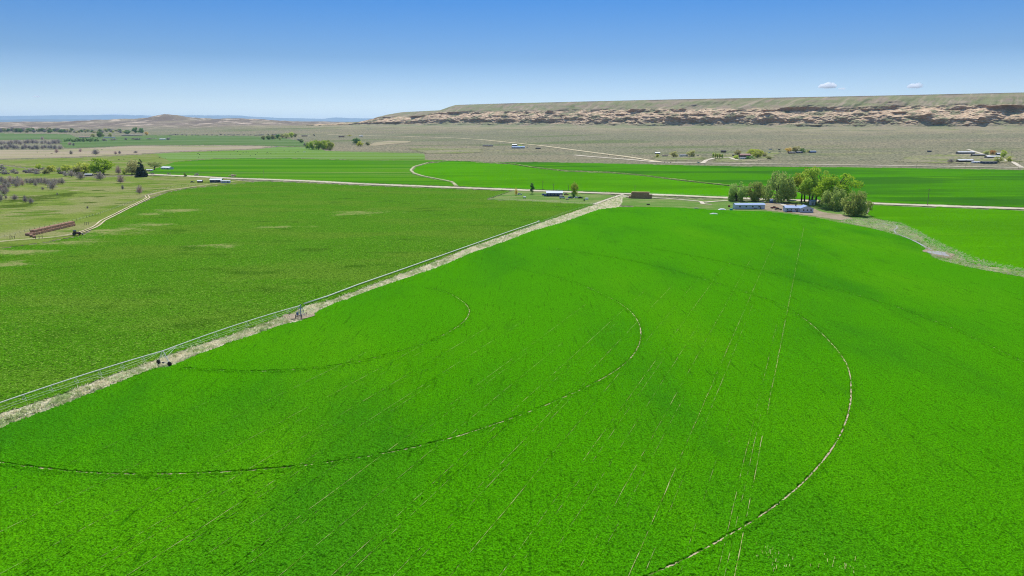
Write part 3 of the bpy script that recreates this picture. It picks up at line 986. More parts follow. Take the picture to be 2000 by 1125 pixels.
ridge_line('far_hills', 54000, [(-900, 231), (-100, 229), (0, 227.5), (60, 226.3), (120, 225.3), (180, 225), (240, 224.2), (300, 225.6), (330, 226.8), (345, 225.2), (400, 225.2), (480, 225.4), (500, 227.5), (560, 230.3), (640, 232), (665, 229.2), (690, 230.5), (740, 231.5), (900, 232), (2900, 234)], 5000, fm, 'long blue ridge on the horizon', 71)
ridge_line('near_hills', 37000, [(-900, 238), (0, 234.5), (90, 232.5), (200, 233), (300, 236), (420, 233), (480, 234.5), (600, 236), (700, 237.5), (900, 238), (2900, 240)], 3000, fm, 'lower blue hills before the far ridge', 75)

hm = bpy.data.materials.new('haze_air')
hm.use_nodes = True
ht = hm.node_tree
ht.nodes.clear()
ho = ht.nodes.new('ShaderNodeOutputMaterial')
hv = ht.nodes.new('ShaderNodeVolumePrincipled')
hv.inputs['Color'].default_value = (.50, .75, 1.0, 1)
hv.inputs['Anisotropy'].default_value = .35
hv.inputs['Density'].default_value = 2.2e-5
ht.links.new(hv.outputs[0], ho.inputs['Volume'])
hb = MB()
hb.box((0, 30000, 500), (200000, 66000, 1060))
tag(hb.obj('haze', hm), 'thin blue air over the plain', None, None, 'stuff')

# ------------------------------------------------------------------ clouds
cm = bpy.data.materials.new('cloud_vapour')
cm.use_nodes = True
ct = cm.node_tree
ct.nodes.clear()
co_ = ct.nodes.new('ShaderNodeOutputMaterial')
cv = ct.nodes.new('ShaderNodeVolumePrincipled')
cv.inputs['Color'].default_value = (1, 1, 1, 1)
cv.inputs['Density'].default_value = .0035
cv.inputs['Anisotropy'].default_value = .3
ct.links.new(cv.outputs[0], co_.inputs['Volume'])

def cloud(px, py, wpx, hpx, label, seed):
    D = 90000.0
    x = (px - 1000) / FPX * D * 1.02
    z = float(zof(py, D))
    rn = random.Random(seed)
    m = D / FPX
    V, Q, N1, N2 = [], [], 60, 14
    for i in range(N1):
        u = i / (N1 - 1) * 2 - 1
        env = max(0.02, (1 - u * u)) ** .6
        for j in range(N2):
            a = 2 * math.pi * j / N2
            r = hpx * m * .62 * env * (.55 + .6 * float(vnoise(np.array(u * 4.0 + seed * 9), np.array(0.0), seed)))
            r *= 1 + .55 * float(fbm(np.array([u * 9.0 + seed]), np.array([math.cos(a) * 1.3 + math.sin(a) * .7]), 3, seed)[0])
            V.append((u * wpx * m * .5, math.cos(a) * r * 2.2, math.sin(a) * r * (1.0 if math.sin(a) > 0 else .30)))
    for i in range(N1 - 1):
        for j in range(N2):
            Q.append((i * N2 + j, i * N2 + (j + 1) % N2, (i + 1) * N2 + (j + 1) % N2, (i + 1) * N2 + j))
    me = np_mesh('cloud', V, Q, cm)
    o = link('cloud', me)
    o.location = (x, D, z)
    tag(o, label, 'cloud', 'small clouds low in the sky')
for a in [(1582, 170, 32, 15, 'small white puff of cloud over the mesa, the larger one', 1), (1743, 170, 23, 14, 'small hooked white cloud over the right part of the mesa', 2),
          (119, 189, 13, 4, 'tiny lone cloud high above the left hills', 3), (14, 215, 40, 5, 'flat faint cloud low at the left edge of the sky', 4), (262, 225, 60, 5, 'thin white cloud lying along the top of the far blue ridge', 5),
          (1609, 174, 14, 5, 'faint wisp just beside the larger puff over the mesa', 6)]:
    cloud(*a)

# ------------------------------------------------------------------ plants
LEAF = {
    'willow': leaf_mat('willow_leaf', (0.25, 0.36, 0.06), (0.48, 0.6, 0.18)),
    'cotton': leaf_mat('cottonwood_leaf', (0.28, 0.38, 0.03), (0.52, 0.62, 0.09)),
    'bright': leaf_mat('bright_leaf', (0.21, 0.37, 0.015), (0.44, 0.58, 0.05)),
    'yellow': leaf_mat('yellow_leaf', (0.42, 0.48, 0.05), (0.7, 0.74, 0.15)),
    'olive': leaf_mat('olive_leaf', (0.2, 0.23, 0.07), (0.42, 0.43, 0.16)),
    'green': leaf_mat('green_leaf', (0.09, 0.19, 0.035), (0.22, 0.38, 0.08)),
    'conifer': leaf_mat('conifer_needle', (0.018, 0.035, 0.035), (0.049, 0.084, 0.07), .1),
    'bare': leaf_mat('bare_twig', (.34, .28, .24), (.58, .50, .45), .15),
    'pink': leaf_mat('budding_twig', (0.46, 0.32, 0.28), (0.74, 0.56, 0.51), .15),
    'dusk': leaf_mat('grey_twig', (0.24, 0.21, 0.2), (0.46, 0.42, 0.39), .15),
    'orange': leaf_mat('orange_bud', (0.525, 0.333, 0.088), (0.85, 0.612, 0.193)),
    'sand': leaf_mat('pale_bud', (0.42, 0.44, 0.14), (0.7, 0.68, 0.3)),
}
M['bark'] = plain('bark', (.075, .058, .045), .95, var=.35)

def leaves(name, blobs, n, size, mat, seed, elong=1.0, droop=0.0, shell=.55):
    rn = np.random.default_rng(seed)
    B = np.array(blobs, float)                      # x,y,z,rx,rz
    w = B[:, 3] ** 2 * np.maximum(B[:, 4], .01) ** .3
    bi = rn.choice(len(B), n, p=w / w.sum())
    d = rn.normal(size=(n, 3))
    d /= np.linalg.norm(d, axis=1)[:, None]
    rad = shell + (1 - shell) * rn.random(n) ** .6
    c = B[bi, :3] + d * rad[:, None] * np.stack([B[bi, 3], B[bi, 3], B[bi, 4]], 1)
    if droop:
        out = np.hypot(d[:, 0], d[:, 1])
        c[:, 2] -= droop * out * rn.random(n)
    u = rn.normal(size=(n, 3))
    if droop:
        u = np.stack([rn.normal(0, .7, n), rn.normal(0, .7, n), -np.ones(n)], 1)
    u /= np.linalg.norm(u, axis=1)[:, None]
    nrm = .45 * d + .6 * rn.normal(size=(n, 3)) + np.array([0, .25, .75])
    v = np.cross(nrm, u)
    v /= np.linalg.norm(v, axis=1)[:, None] + 1e-9
    s = size * (.55 + .9 * rn.random(n))[:, None]
    a, b = u * s * elong, v * s
    k = rn.uniform(.3, .8, (n, 1))
    V = np.stack([c - a, c + b * k, c + a, c - b], 1).reshape(-1, 3)
    V[:, 2] = np.maximum(V[:, 2], .01)
    return np_mesh(name, V, np.arange(4 * n).reshape(-1, 4), mat, smooth=False)

def trunk_mesh(name, limbs, n=7):
    b = MB()
    for pts, rad in limbs:
        b.tube(pts, rad, n, True)
    return b.mesh(name, M['bark'], True)

def limbs_to(blobs, rng, base=(0, 0, 0), r=.03, fork=.22, k=6, lean=0.0):
    top = Vector((base[0] + lean, base[1], base[2] + fork))
    out = [([base, ((base[0] + lean * .4), base[1], base[2] + fork * .5), top], [r * 1.25, r, r * .85])]
    for B in rng.sample(blobs, min(k, len(blobs))):
        e = Vector(B[:3])
        mid = top.lerp(e, .5) + Vector((rng.uniform(-.03, .03), rng.uniform(-.03, .03), .04))
        out.append(([top, mid, e], [r * .62, r * .38, r * .12]))
    return out

def blob_crown(rng, n, w, z0, z1, br, flat=1.0, top=1.0):
    """blobs spread through an uneven dome of half width w"""
    out = []
    while len(out) < n:
        x, y, z = rng.uniform(-1, 1), rng.uniform(-1, 1), rng.uniform(0, 1)
        r = math.hypot(x, y)
        lim = math.sin(math.pi * min(1, (.18 + .82 * z) ** .9)) ** .55 if top else 1
        lim = max(.3, (1 - (abs(z - .40) / .64) ** 2.4))
        if r > lim * rng.uniform(.8, 1.05) or r < lim * .3:
            continue
        k = br * rng.uniform(.45, 1.25)
        out.append((x * w, y * w, z0 + (z1 - z0 - k) * z + k * .3, k, k * flat * rng.uniform(.7, 1.1)))
    return out

PROTO = {}
def shape(kind, seed):
    """a tree of height 1: (crown maker, trunk mesh)"""
    rng = random.Random(seed * 31 + 5)
    if kind == 'willow':
        bl = blob_crown(rng, 25, .45, .14, 1.0, .150, .9)
        return (lambda nm, m: leaves(nm, bl, 5600, .0140, m, seed, 2.2, .24, .45)), trunk_mesh('trunk', limbs_to(bl, rng, (0, 0, -.02), .034, .16, 9))
    if kind == 'cotton':
        bl = blob_crown(rng, 30, .38, .24, 1.0, .135, 1.0)
        L = []
        for x in (-.12, .02, .11):
            L += limbs_to([q for q in bl if abs(q[0] - x) < .2] or bl, rng, (x, rng.uniform(-.06, .06), -.02), .020, .42, 4, rng.uniform(-.03, .03))
        return (lambda nm, m: leaves(nm, bl, 5600, .016, m, seed, 1.2, 0, .4)), trunk_mesh('trunk', L)
    if kind == 'round':
        bl = blob_crown(rng, 36, .44, .10, 1.0, .17, .9)
        return (lambda nm, m: leaves(nm, bl, 2300, .028, m, seed, 1.2, 0, .3)), trunk_mesh('trunk', limbs_to(bl, rng, (0, 0, -.02), .035, .16, 7))
    if kind == 'slim':
        bl = [(rng.uniform(-.05, .05), rng.uniform(-.05, .05), .22 + .70 * i / 9, .10 * math.sin(.5 + 2.3 * i / 9) + .02, .10) for i in range(10)]
        return (lambda nm, m: leaves(nm, bl, 700, .024, m, seed, 1.4, 0, .4)), trunk_mesh('trunk', [([(0, 0, -.02), (0, 0, .9)], [.02, .005])])
    if kind == 'spread':
        bl = blob_crown(rng, 16, .70, .30, 1.0, .19, .8)
        return (lambda nm, m: leaves(nm, bl, 1100, .030, m, seed, 1.3, 0, .4)), trunk_mesh('trunk', limbs_to(bl, rng, (0, 0, -.02), .04, .20, 9))
    if kind == 'bush':
        bl = blob_crown(rng, 12, .62, .02, 1.0, .24, .9)
        return (lambda nm, m: leaves(nm, bl, 800, .045, m, seed, 1.2, 0, .35)), trunk_mesh('trunk', limbs_to(bl, rng, (0, 0, -.02), .035, .10, 6))
    if kind == 'twig':
        rn = np.random.default_rng(seed)
        def mk(nm, m):
            n = 620
            a = rn.random(n) * 2 * np.pi
            e = rn.uniform(.25, 1.5, n)
            r1 = rn.uniform(.35, 1.0, n) * (.85 + .15 * np.cos(3 * a))
            d = np.stack([np.cos(a) * np.cos(e) * .95, np.sin(a) * np.cos(e) * .95, np.sin(e)], 1)
            q = d * r1[:, None] * np.array([.75, .75, 1.0]) + np.array([0, 0, .04])
            t = d + .5 * rn.normal(size=(n, 3))
            t /= np.linalg.norm(t, axis=1)[:, None]
            w = np.cross(t, rn.normal(size=(n, 3)))
            w /= np.linalg.norm(w, axis=1)[:, None]
            l, ww = rn.uniform(.07, .17, (n, 1)), rn.uniform(.010, .022, (n, 1))
            V = np.stack([q - t * l, q + w * ww, q + t * l, q - w * ww], 1).reshape(-1, 3)
            V[:, 2] = np.maximum(V[:, 2], .0)
            return np_mesh(nm, V, np.arange(4 * n).reshape(-1, 4), m, smooth=False)
        bl = [(rng.uniform(-.5, .5), rng.uniform(-.5, .5), rng.uniform(.5, .9), .1, .1) for _ in range(9)]
        return mk, trunk_mesh('trunk', limbs_to(bl, rng, (0, 0, -.02), .028, .12, 9), 5)
    if kind == 'conifer':
        bl = []
        for i in range(15):
            z = .06 + .90 * i / 14
            r = .27 * (1 - z) ** .85 + .015
            for k in range(max(2, int(9 * (1 - z) + 1))):
                a = rng.uniform(0, 6.283)
                bl.append((math.cos(a) * r * .7, math.sin(a) * r * .7, z, r * .45 + .01, .05))
        return (lambda nm, m: leaves(nm, bl, 2200, .022, m, seed, 1.8, .04, .3)), trunk_mesh('trunk', [([(0, 0, -.02), (0, 0, .97)], [.03, .004])])

NKIND = {'willow': 'willow_tree', 'cotton': 'cottonwood_tree', 'round': 'leafy_tree', 'slim': 'slender_tree', 'spread': 'spreading_tree', 'bush': 'bush', 'twig': 'bare_shrub', 'conifer': 'conifer_tree'}
SHAPES = {}
def tree(kind, mat, px, py, hpx, wpx, label, group=None, seed=0, cat=None, depth=0.0):
    """a plant whose foot stands under photo pixel px,py, hpx and wpx its height and width in photo pixels"""
    p = atz(px, py)
    p.y += depth
    k = mpp(p)
    H = hpx * k * 1.03
    natural = {'willow': .95, 'cotton': .78, 'round': 1.12, 'slim': .26, 'spread': 1.6, 'bush': 1.45, 'twig': 1.5, 'conifer': .58}[kind]
    wf = (wpx / hpx) / natural
    sc = (H * wf, H * wf, H)
    cat = cat or ('shrub' if kind in ('bush', 'twig') else 'tree')
    rz = R.uniform(0, 6.28)
    p.z += .1
    key = (kind, mat, seed)
    if key in PROTO:
        r = dup(PROTO[key], p, rz, label, group, sc)
        r['category'] = cat
        return r
    if (kind, seed) not in SHAPES:
        SHAPES[(kind, seed)] = shape(kind, seed)
    mk, tm = SHAPES[(kind, seed)]
    t = thing(NKIND[kind], label, cat, p, rz, group, sc)
    link('crown', mk('crown', LEAF[mat]), t)
    link('trunk', tm, t)
    PROTO[key] = t
    return t

# the grove round the white house
tree('willow', 'willow', 1438, 393, 40, 42, 'grey green willow at the left end of the grove, behind the long white trailer', seed=1)
tree('willow', 'willow', 1470, 393, 43, 38, 'grey green willow second from the left end of the grove', seed=2)
tree('willow', 'willow', 1519, 395, 66, 56, 'tall broad willow in the middle of the grove, above the parked pickup', seed=3)
tree('slim', 'willow', 1541, 391, 38, 16, 'thin leggy willow right beside the tall broad willow', seed=1)
tree('slim', 'willow', 1495, 392, 30, 14, 'thin young willow standing between the two middle willows', seed=2)
tree('cotton', 'cotton', 1572, 395, 66, 46, 'tall yellow green cottonwood, left one of the pair behind the white house', seed=1)
tree('cotton', 'cotton', 1594, 399, 72, 56, 'tallest yellow green cottonwood, just behind the small pale shed', seed=2)
tree('cotton', 'bright', 1633, 405, 66, 68, 'wide bright lime cottonwood behind the two right willows', seed=3)
tree('willow', 'willow', 1630, 410, 48, 46, 'olive willow with a thick leaning trunk in front of the lime cottonwood', seed=1)
tree('willow', 'willow', 1668, 421, 52, 50, 'round olive willow at the right end of the grove near the creek', seed=2)
tree('bush', 'dusk', 1602, 398, 9, 14, 'dark scrubby bush between the pale shed and the grove trunks', seed=1)
tree('bush', 'green', 1676, 424, 6, 12, 'low green bush under the rightmost willow', seed=2)
# the blue house
tree('twig', 'orange', 1008, 382, 15, 9, 'small orange budding tree at the left end of the blue house yard', seed=1, cat='tree')
tree('slim', 'green', 1039, 379, 22, 9, 'slender green tree standing alone left of the blue house', seed=1)
tree('round', 'cotton', 1122, 385, 31, 17, 'tall rounded yellow tipped tree right beside the blue house', seed=1)
tree('bush', 'green', 1118, 386, 12, 10, 'dark green bush at the foot of the tall yellow tipped tree', seed=3)
# the farmstead at the left
tree('round', 'bright', 202, 341, 32, 46, 'big bright lime green tree, the largest by the left farmstead', seed=2)
tree('round', 'yellow', 164, 340, 22, 36, 'wide yellow tree left beside the big lime tree', seed=3)
tree('round', 'olive', 150, 342, 15, 22, 'dull yellow grey tree in front of the wide yellow tree', seed=1)
tree('round', 'yellow', 132, 335, 13, 21, 'rounded yellow tree nearest the wide yellow tree on its left side', seed=2)
tree('round', 'yellow', 102, 336, 13, 17, 'small yellow tree second in the loose row left of the farmstead', seed=3)
tree('round', 'yellow', 76, 332, 11, 12, 'small yellow tree at the far left of the loose row by the farmstead', seed=1)
tree('round', 'olive', 92, 340, 9, 16, 'low olive bush between the small yellow trees', seed=2)
tree('round', 'sand', 258, 341, 29, 30, 'pale sandy budding tree just left of the dark conifer', seed=3)
tree('conifer', 'conifer', 277, 346, 30, 20, 'dark blue green conifer, the only one in the valley', seed=1)
tree('twig', 'pink', 232, 341, 15, 15, 'bare reddish grey tree between the lime tree and the sandy tree', seed=1, cat='tree')
tree('round', 'yellow', 243, 341, 11, 8, 'small yellow shrub at the foot of the sandy tree', seed=2)
tree('spread', 'olive', 302, 332, 16, 28, 'olive spreading tree beside the white roofed house', seed=1)
tree('twig', 'bare', 196, 352, 14, 26, 'wide grey leafless shrub in front of the big lime tree', seed=2)
tree('twig', 'bare', 158, 351, 13, 20, 'grey leafless shrub in front of the wide yellow tree', seed=3)
tree('twig', 'bare', 140, 346, 12, 20, 'grey leafless shrub at the left foot of the dull yellow tree', seed=1)
tree('twig', 'bare', 129, 345, 9, 13, 'small grey leafless shrub below the rounded yellow tree', seed=2)
tree('twig', 'pink', 236, 358, 14, 19, 'round leafless shrub standing alone in the pasture below the bare tree', seed=3)
tree('twig', 'dusk', 240, 371, 9, 7, 'thin dark sapling alone in the pasture', seed=1)
tree('twig', 'pink', 273, 379, 15, 17, 'pinkish leafless small tree beside the farm track', seed=2, cat='tree')
tree('bush', 'green', 363, 345, 8, 8, 'small green bush on the road verge right of the conifer', seed=1)
tree('bush', 'dusk', 386, 343, 5, 12, 'low brown bush on the road verge left of the dark blue shed', seed=2)
tree('bush', 'pink', 455, 345, 5, 15, 'low reddish bush on the road verge right of the dark blue shed', seed=3)
tree('bush', 'dusk', 300, 341, 3.5, 12, 'low dark bush on the verge right of the conifer', seed=1)
tree('bush', 'dusk', 329, 341, 3.5, 9, 'low dark bush on the verge under the white roofed house', seed=2)
rr = random.Random(3)
for i, (x, y, h) in enumerate([(4, 357, 12), (12, 361, 11), (22, 358, 13), (29, 360, 12), (37, 359, 13), (44, 361, 11), (17, 366, 10), (8, 368, 10), (2, 372, 11), (53, 357, 9), (60, 358, 9), (67, 358, 10), (75, 357, 10), (82, 358, 10),
                               (89, 359, 11), (95, 360, 11), (103, 363, 12), (108, 359, 10), (115, 358, 9), (122, 358, 10), (102, 369, 13), (9, 380, 12), (13, 375, 9), (-8, 362, 14), (-4, 375, 12), (70, 362, 9), (33, 364, 9)]):
    tree('twig', ('bare', 'bare', 'pink')[i % 3] if i < 9 else 'bare', x, y + 2, h * 1.05, h * rr.uniform(1.1, 1.6), 'grey purple leafless shrub in the thicket at the left edge of the pasture', 'leafless shrubs of the pasture thicket', seed=1 + i % 3)
for x, y, h, w, l in [(2, 394, 13, 12, 'leafless shrub cut by the left edge of the view, below the thicket'), (12, 389, 7, 6, 'tiny leafless shrub below the thicket near the left edge'), (29, 391, 9, 15, 'sprawling grey shrub below the thicket, left of the joined pair'),
                      (50, 396, 12, 11, 'left one of two touching leafless shrubs in the open pasture'), (61, 398, 10, 13, 'right one of two touching leafless shrubs in the open pasture'), (84, 371, 5, 7, 'small pale shrub in the dark green patch below the thicket'), (112, 381, 4, 4, 'tiny lone weed clump in the pasture below the thicket'),
                      (171, 408, 5, 5, 'tiny lone sapling above the hay bale stack')]:
    tree('twig', 'bare', x, y, h, w, l, seed=1 + int(x) % 3)
for i in range(22):
    tree('bush', ('dusk', 'bare', 'green', 'dusk')[i % 4], rr.uniform(-20, 130), rr.uniform(330, 341), rr.uniform(4, 8), rr.uniform(8, 18), 'low dark scrub along the ditch left of the yellow trees', 'scrub along the ditch', seed=1 + i % 3)
for i, (x, y, h, w) in enumerate([(111, 299, 7, 9), (139, 302, 7, 8), (157, 297, 6, 8), (187, 303, 10, 17), (226, 302, 6, 8), (234, 301, 6, 7), (137, 284, 6, 9), (144, 285, 5, 6), (83, 273, 5, 8), (265, 299, 3.5, 10)]):
    tree('twig', ('pink', 'dusk')[i % 2], x, y, h, w, ['leafless shrub farthest left on the tan pasture', 'leafless shrub second from the left on the tan pasture', 'upper leafless shrub on the tan pasture', 'largest leafless shrub on the tan pasture',
         'left one of a low pair of shrubs on the tan pasture', 'right one of a low pair of shrubs on the tan pasture', 'shrub above the tan pasture edge, left of two', 'shrub above the tan pasture edge, right of two', 'small shrub in the dark green far meadow', 'low dark brush pile on the tan pasture'][i], seed=1 + i % 3)
for i in range(46):
    row = i % 2
    x = -30 + (i // 2) * 6.6 + rr.uniform(-3, 3)
    tree('twig', ('bare', 'dusk')[i % 2 if i % 5 else 0], x, (282, 291)[row] + rr.uniform(-1.5, 1.5), rr.uniform(5, 8), rr.uniform(9, 14), 'bare grey shrub in the brushy rows above the tan pasture', 'brush rows above the tan pasture', seed=1 + i % 3)
for i in range(14):
    tree('bush', 'green', 128 + i * 4.8, 276.5 + rr.uniform(-.8, .8), rr.uniform(5, 8), rr.uniform(5, 8), 'green shrub in the shelter row across the far meadow', 'shelter row in the far meadow', seed=1 + i % 3)
for i, (x, y, h, w) in enumerate([(205, 275, 5, 12), (221, 274, 4, 12), (245, 273, 4, 7), (264, 273, 4, 14), (272, 273, 4, 6), (296, 272, 3, 16), (328, 273, 5, 10)]):
    tree('bush', 'dusk', x, y, h, w, 'dark shrub in the broken line continuing the shelter row', 'dark shrubs right of the shelter row', seed=1 + i % 3)
for x, y, h, w, m, l in [(197, 268, 11, 15, 'green', 'round green tree by the far ranch, the brightest there'), (182, 268, 7, 9, 'sand', 'brownish tree left of the round green tree at the far ranch'), (215, 267, 8, 8, 'sand', 'pale tree right of the round green tree at the far ranch'),
                         (250, 262, 8, 13, 'green', 'dark green tree midway along the far ranch tree line'), (264, 260, 11, 12, 'green', 'tallest dark green tree of the far ranch, left one'), (275, 260, 10, 12, 'green', 'tallest dark green tree of the far ranch, right one'), (286, 264, 7, 7, 'orange', 'rusty tree at the right end of the far ranch')]:
    tree('round', m, x, y, h, w, l, seed=1 + int(x) % 3)
for i in range(30):
    tree('round', ('green', 'green', 'dusk', 'olive')[i % 4], -30 + i * 5.4 + rr.uniform(-2, 2), 259.5 + rr.uniform(-3, .5), rr.uniform(4, 8), rr.uniform(6, 11), 'green tree in the far tree belt at the left edge of the valley', 'far left tree belt', seed=1 + i % 3)
for i in range(26):
    tree('round', ('dusk', 'sand', 'olive', 'green')[i % 4], 128 + i * 4.5 + rr.uniform(-2, 2), 259.5 + rr.uniform(-4, 1), rr.uniform(3, 6), rr.uniform(5, 9), 'muted tree among the scattered far trees round the far ranch', 'scattered trees round the far ranch', seed=1 + i % 3)
for i in range(30):
    tree('bush', 'dusk', 330 + i * 8.5 + rr.uniform(-3, 3), 264 + rr.uniform(-.5, .8), rr.uniform(1.6, 3), rr.uniform(4, 9), 'dark shrub on the top edge of the far meadow', 'shrubs along the far meadow edge', seed=1 + i % 3)
# groves in the middle distance
for i, (x, y, h, w, m) in enumerate([(514, 273, 8, 10, 'olive'), (524, 273, 9, 11, 'green'), (534, 272, 9, 12, 'olive'), (543, 271, 9, 11, 'green'), (552, 270, 10, 12, 'sand'), (560, 270, 11, 13, 'sand'), (569, 269, 11, 12, 'yellow'), (577, 268, 8, 9, 'olive'), (547, 273, 6, 7, 'sand'), (583, 275, 4, 7, 'dusk'), (588, 279, 8, 10, 'green')]):
    tree('round', m, x, y, h, w, 'mixed olive tree in the grove at the right end of the far meadow', 'grove at the far meadow corner', seed=1 + i % 3)
for i, (x, y, h, w, m) in enumerate([(597, 286, 7, 10, 'dusk'), (604, 291, 14, 16, 'cotton'), (613, 292, 19, 18, 'cotton'), (622, 293, 20, 18, 'cotton'), (631, 293, 21, 19, 'cotton'), (640, 292, 20, 18, 'bright'), (647, 292, 15, 14, 'cotton'), (645, 294.5, 9, 9, 'olive')]):
    tree('round', m, x, y, h, w, ['dusky shrub at the left foot of the middle poplar clump', 'leftmost poplar of the middle clump', 'second poplar of the middle clump from its left end', 'third poplar of the middle clump from its left end', 'tallest poplar of the middle clump', 'lime green poplar in the middle clump', 'rightmost poplar of the middle clump', 'small dark tree in front of the right end of the middle clump'][i], seed=1 + i % 3)
tree('round', 'green', 696, 282, 13, 17, 'green tree, left of the three in front of the sagebrush bank', seed=1)
tree('round', 'yellow', 704, 285.5, 11, 17, 'yellowish tree, middle of the three in front of the sagebrush bank', seed=2)
tree('round', 'olive', 719, 284, 8, 11, 'dull olive tree, right of the three in front of the sagebrush bank', seed=3)
tree('bush', 'dusk', 614, 265.5, 4, 5, 'dark bush by the far end of the dirt road', seed=1)
tree('bush', 'yellow', 684, 266, 3, 10, 'low yellowish bushes near the white far trailer', seed=2)
# the ranches below the mesa
for x, y, h, w, m, k, l in [(1315, 307, 13, 20, 'sand', 'round', 'yellow olive tree left of the small white ranch house'), (1350, 306, 13, 21, 'sand', 'round', 'yellow olive tree right of the small white ranch house'), (1284, 307, 7, 8, 'yellow', 'round', 'small yellow tree left of the first ranch shed'),
                            (1018, 287, 4, 12, 'yellow', 'bush', 'low yellow bush behind the blue metal barn'),
                            (1441, 303, 11, 16, 'sand', 'round', 'sandy tree left behind the red roofed barn'), (1437, 311, 8, 13, 'yellow', 'round', 'yellow tree at the front left corner of the red roofed barn'), (1466, 301, 11, 20, 'yellow', 'round', 'yellow tree right behind the red roofed barn'),
                            (1480, 309, 19, 25, 'yellow', 'round', 'largest yellow tree of the ranches, right of the red roofed barn'), (1492, 306, 9, 12, 'sand', 'round', 'small sandy tree right of the largest yellow ranch tree'), (1466, 311, 7, 20, 'green', 'bush', 'low green bushes in front of the red roofed barn'),
                            (1503, 311, 7, 16, 'olive', 'bush', 'low olive bushes at the right end of the red barn yard'), (1540, 297, 9, 16, 'orange', 'round', 'rusty tree at the left end of the upper tree row'), (1556, 298, 13, 20, 'sand', 'round', 'tall olive yellow tree in the upper tree row'),
                            (1568, 299, 10, 13, 'green', 'round', 'dark green tree in the upper tree row'), (1579, 298, 6, 10, 'sand', 'round', 'small sandy tree at the right end of the upper tree row'),
                            (1926, 303, 8, 12, 'sand', 'round', 'olive tree left behind the long roofs of the right ranch'), (1938, 302, 8, 12, 'orange', 'round', 'orange tree behind the long roofs of the right ranch'), (1960, 308, 14, 11, 'yellow', 'round', 'upright yellow tree of the right ranch'),
                            (1951, 318, 12, 18, 'sand', 'round', 'broad pale tree at the front of the right ranch'), (1969, 317, 11, 11, 'yellow', 'round', 'yellow tree at the right end of the right ranch'), (1857, 318, 7, 20, 'bare', 'twig', 'grey brush heap left of the right ranch'), (1362, 305, 3, 8, 'dusk', 'bush', 'low dark bush right of the yellow olive trees')]:
    tree(k, m, x, y, h, w, l, seed=1 + int(x) % 3)
for i in range(5):
    tree('slim', 'yellow', 1393 + i * 4.2, 309 + .2 * i, 10 - .4 * i, 4.6, 'yellow sapling in the short row beside the ranch drive', 'saplings by the ranch drive', seed=1 + i % 2)

# ------------------------------------------------------------------ buildings
P_ = {
    'white': plain('white_siding', (.72, .73, .76), .6), 'pale': plain('pale_siding', (.55, .58, .66), .6), 'cream': plain('cream_siding', (.60, .55, .46), .7),
    'navy': plain('dark_blue_siding', (.035, .060, .12), .6), 'blue': plain('blue_siding', (.07, .13, .26), .6), 'brown': plain('brown_wood', (.14, .085, .06), .85, var=.3),
    'red': plain('red_wood', (.22, .06, .045), .8, var=.2), 'grey': plain('weathered_wood', (.20, .18, .16), .9, var=.3), 'black': plain('black_rubber', (.012, .012, .014), .8),
    'roof_white': plain('white_metal_roof', (.74, .75, .77), .45), 'roof_blue': plain('pale_blue_metal_roof', (.24, .34, .54), .5), 'roof_grey': plain('grey_shingles', (.22, .22, .23), .9),
    'roof_red': plain('faded_red_roof', (.36, .20, .18), .8), 'roof_brown': plain('brown_shingles', (.16, .12, .10), .9), 'roof_dark': plain('dark_shingles', (.05, .05, .06), .8),
    'roof_sky': plain('bright_blue_metal_roof', (.20, .38, .68), .45),
    'trim': plain('white_trim', (.78, .78, .78), .6), 'door': plain('grey_door', (.16, .14, .13), .7), 'steel': plain('galvanised_steel', (.68, .66, .60), .6, .0, .2, .08),
    'dsteel': plain('dark_steel', (.06, .06, .065), .5, .4, .5), 'tan': plain('tan_paint', (.48, .40, .28), .6), 'teal': plain('teal_paint', (.06, .30, .32), .6),
    'tblue': plain('tank_blue', (.16, .30, .55), .5), 'crimson': plain('dark_red_paint', (.16, .018, .018), .3, .2, .6), 'carblack': plain('black_paint', (.015, .015, .02), .25, .2, .6),
    'carwhite': plain('white_paint', (.75, .75, .75), .3, 0, .6, .04), 'carsilver': plain('silver_paint', (.40, .42, .45), .3, .5, .6, .05), 'carblue': plain('blue_paint', (.04, .09, .24), .3, .2, .6),
    'pvc': plain('pale_pipe', (.66, .68, .56), .6), 'post': plain('fence_wood', (.16, .13, .11), .9, var=.3), 'pivot': plain('blue_grey_steel', (.24, .30, .42), .5, .3, .5), 'pad': plain('pad_concrete', (.50, .46, .40), .9),
}
gm, gt, gb = new_mat('window_glass')
gb.inputs['Base Color'].default_value = (.025, .032, .045, 1)
gb.inputs['Roughness'].default_value = .08
gb.inputs['Specular IOR Level'].default_value = .6
P_['glass'] = gm

def at_foot(px, py, depth=0.0):
    """a spot whose front foot shows at the pixel, pushed back by half its depth"""
    p = atz(px, py)
    f = Vector((p.x, p.y, 0)).normalized()
    q = p + f * depth
    q.z = float(hfun(np.array(q.x), np.array(q.y)))
    return q

def win(parent, c, w, h, face, trim='trim'):
    """window frame with a pane; face: 'f' front (-y), 'b', 'l', 'r'"""
    x, y, z = c
    t = .10
    fr = MB()
    gl = MB()
    sx = face in 'fb'
    for (dx, dz, ww, hh) in ((0, h / 2 + t / 2, w + 2 * t, t), (0, -h / 2 - t / 2, w + 2 * t, t), (-w / 2 - t / 2, 0, t, h), (w / 2 + t / 2, 0, t, h), (0, 0, .05, h)):
        fr.box((x + dx, y, z + dz) if sx else (x, y + dx, z + dz), (ww, .10, hh) if sx else (.10, ww, hh))
    gl.box((x, y, z), (w, .04, h) if sx else (.04, w, h))
    f = fr.obj('window', P_[trim], parent)
    gl.obj('pane', P_['glass'], f)
    return f

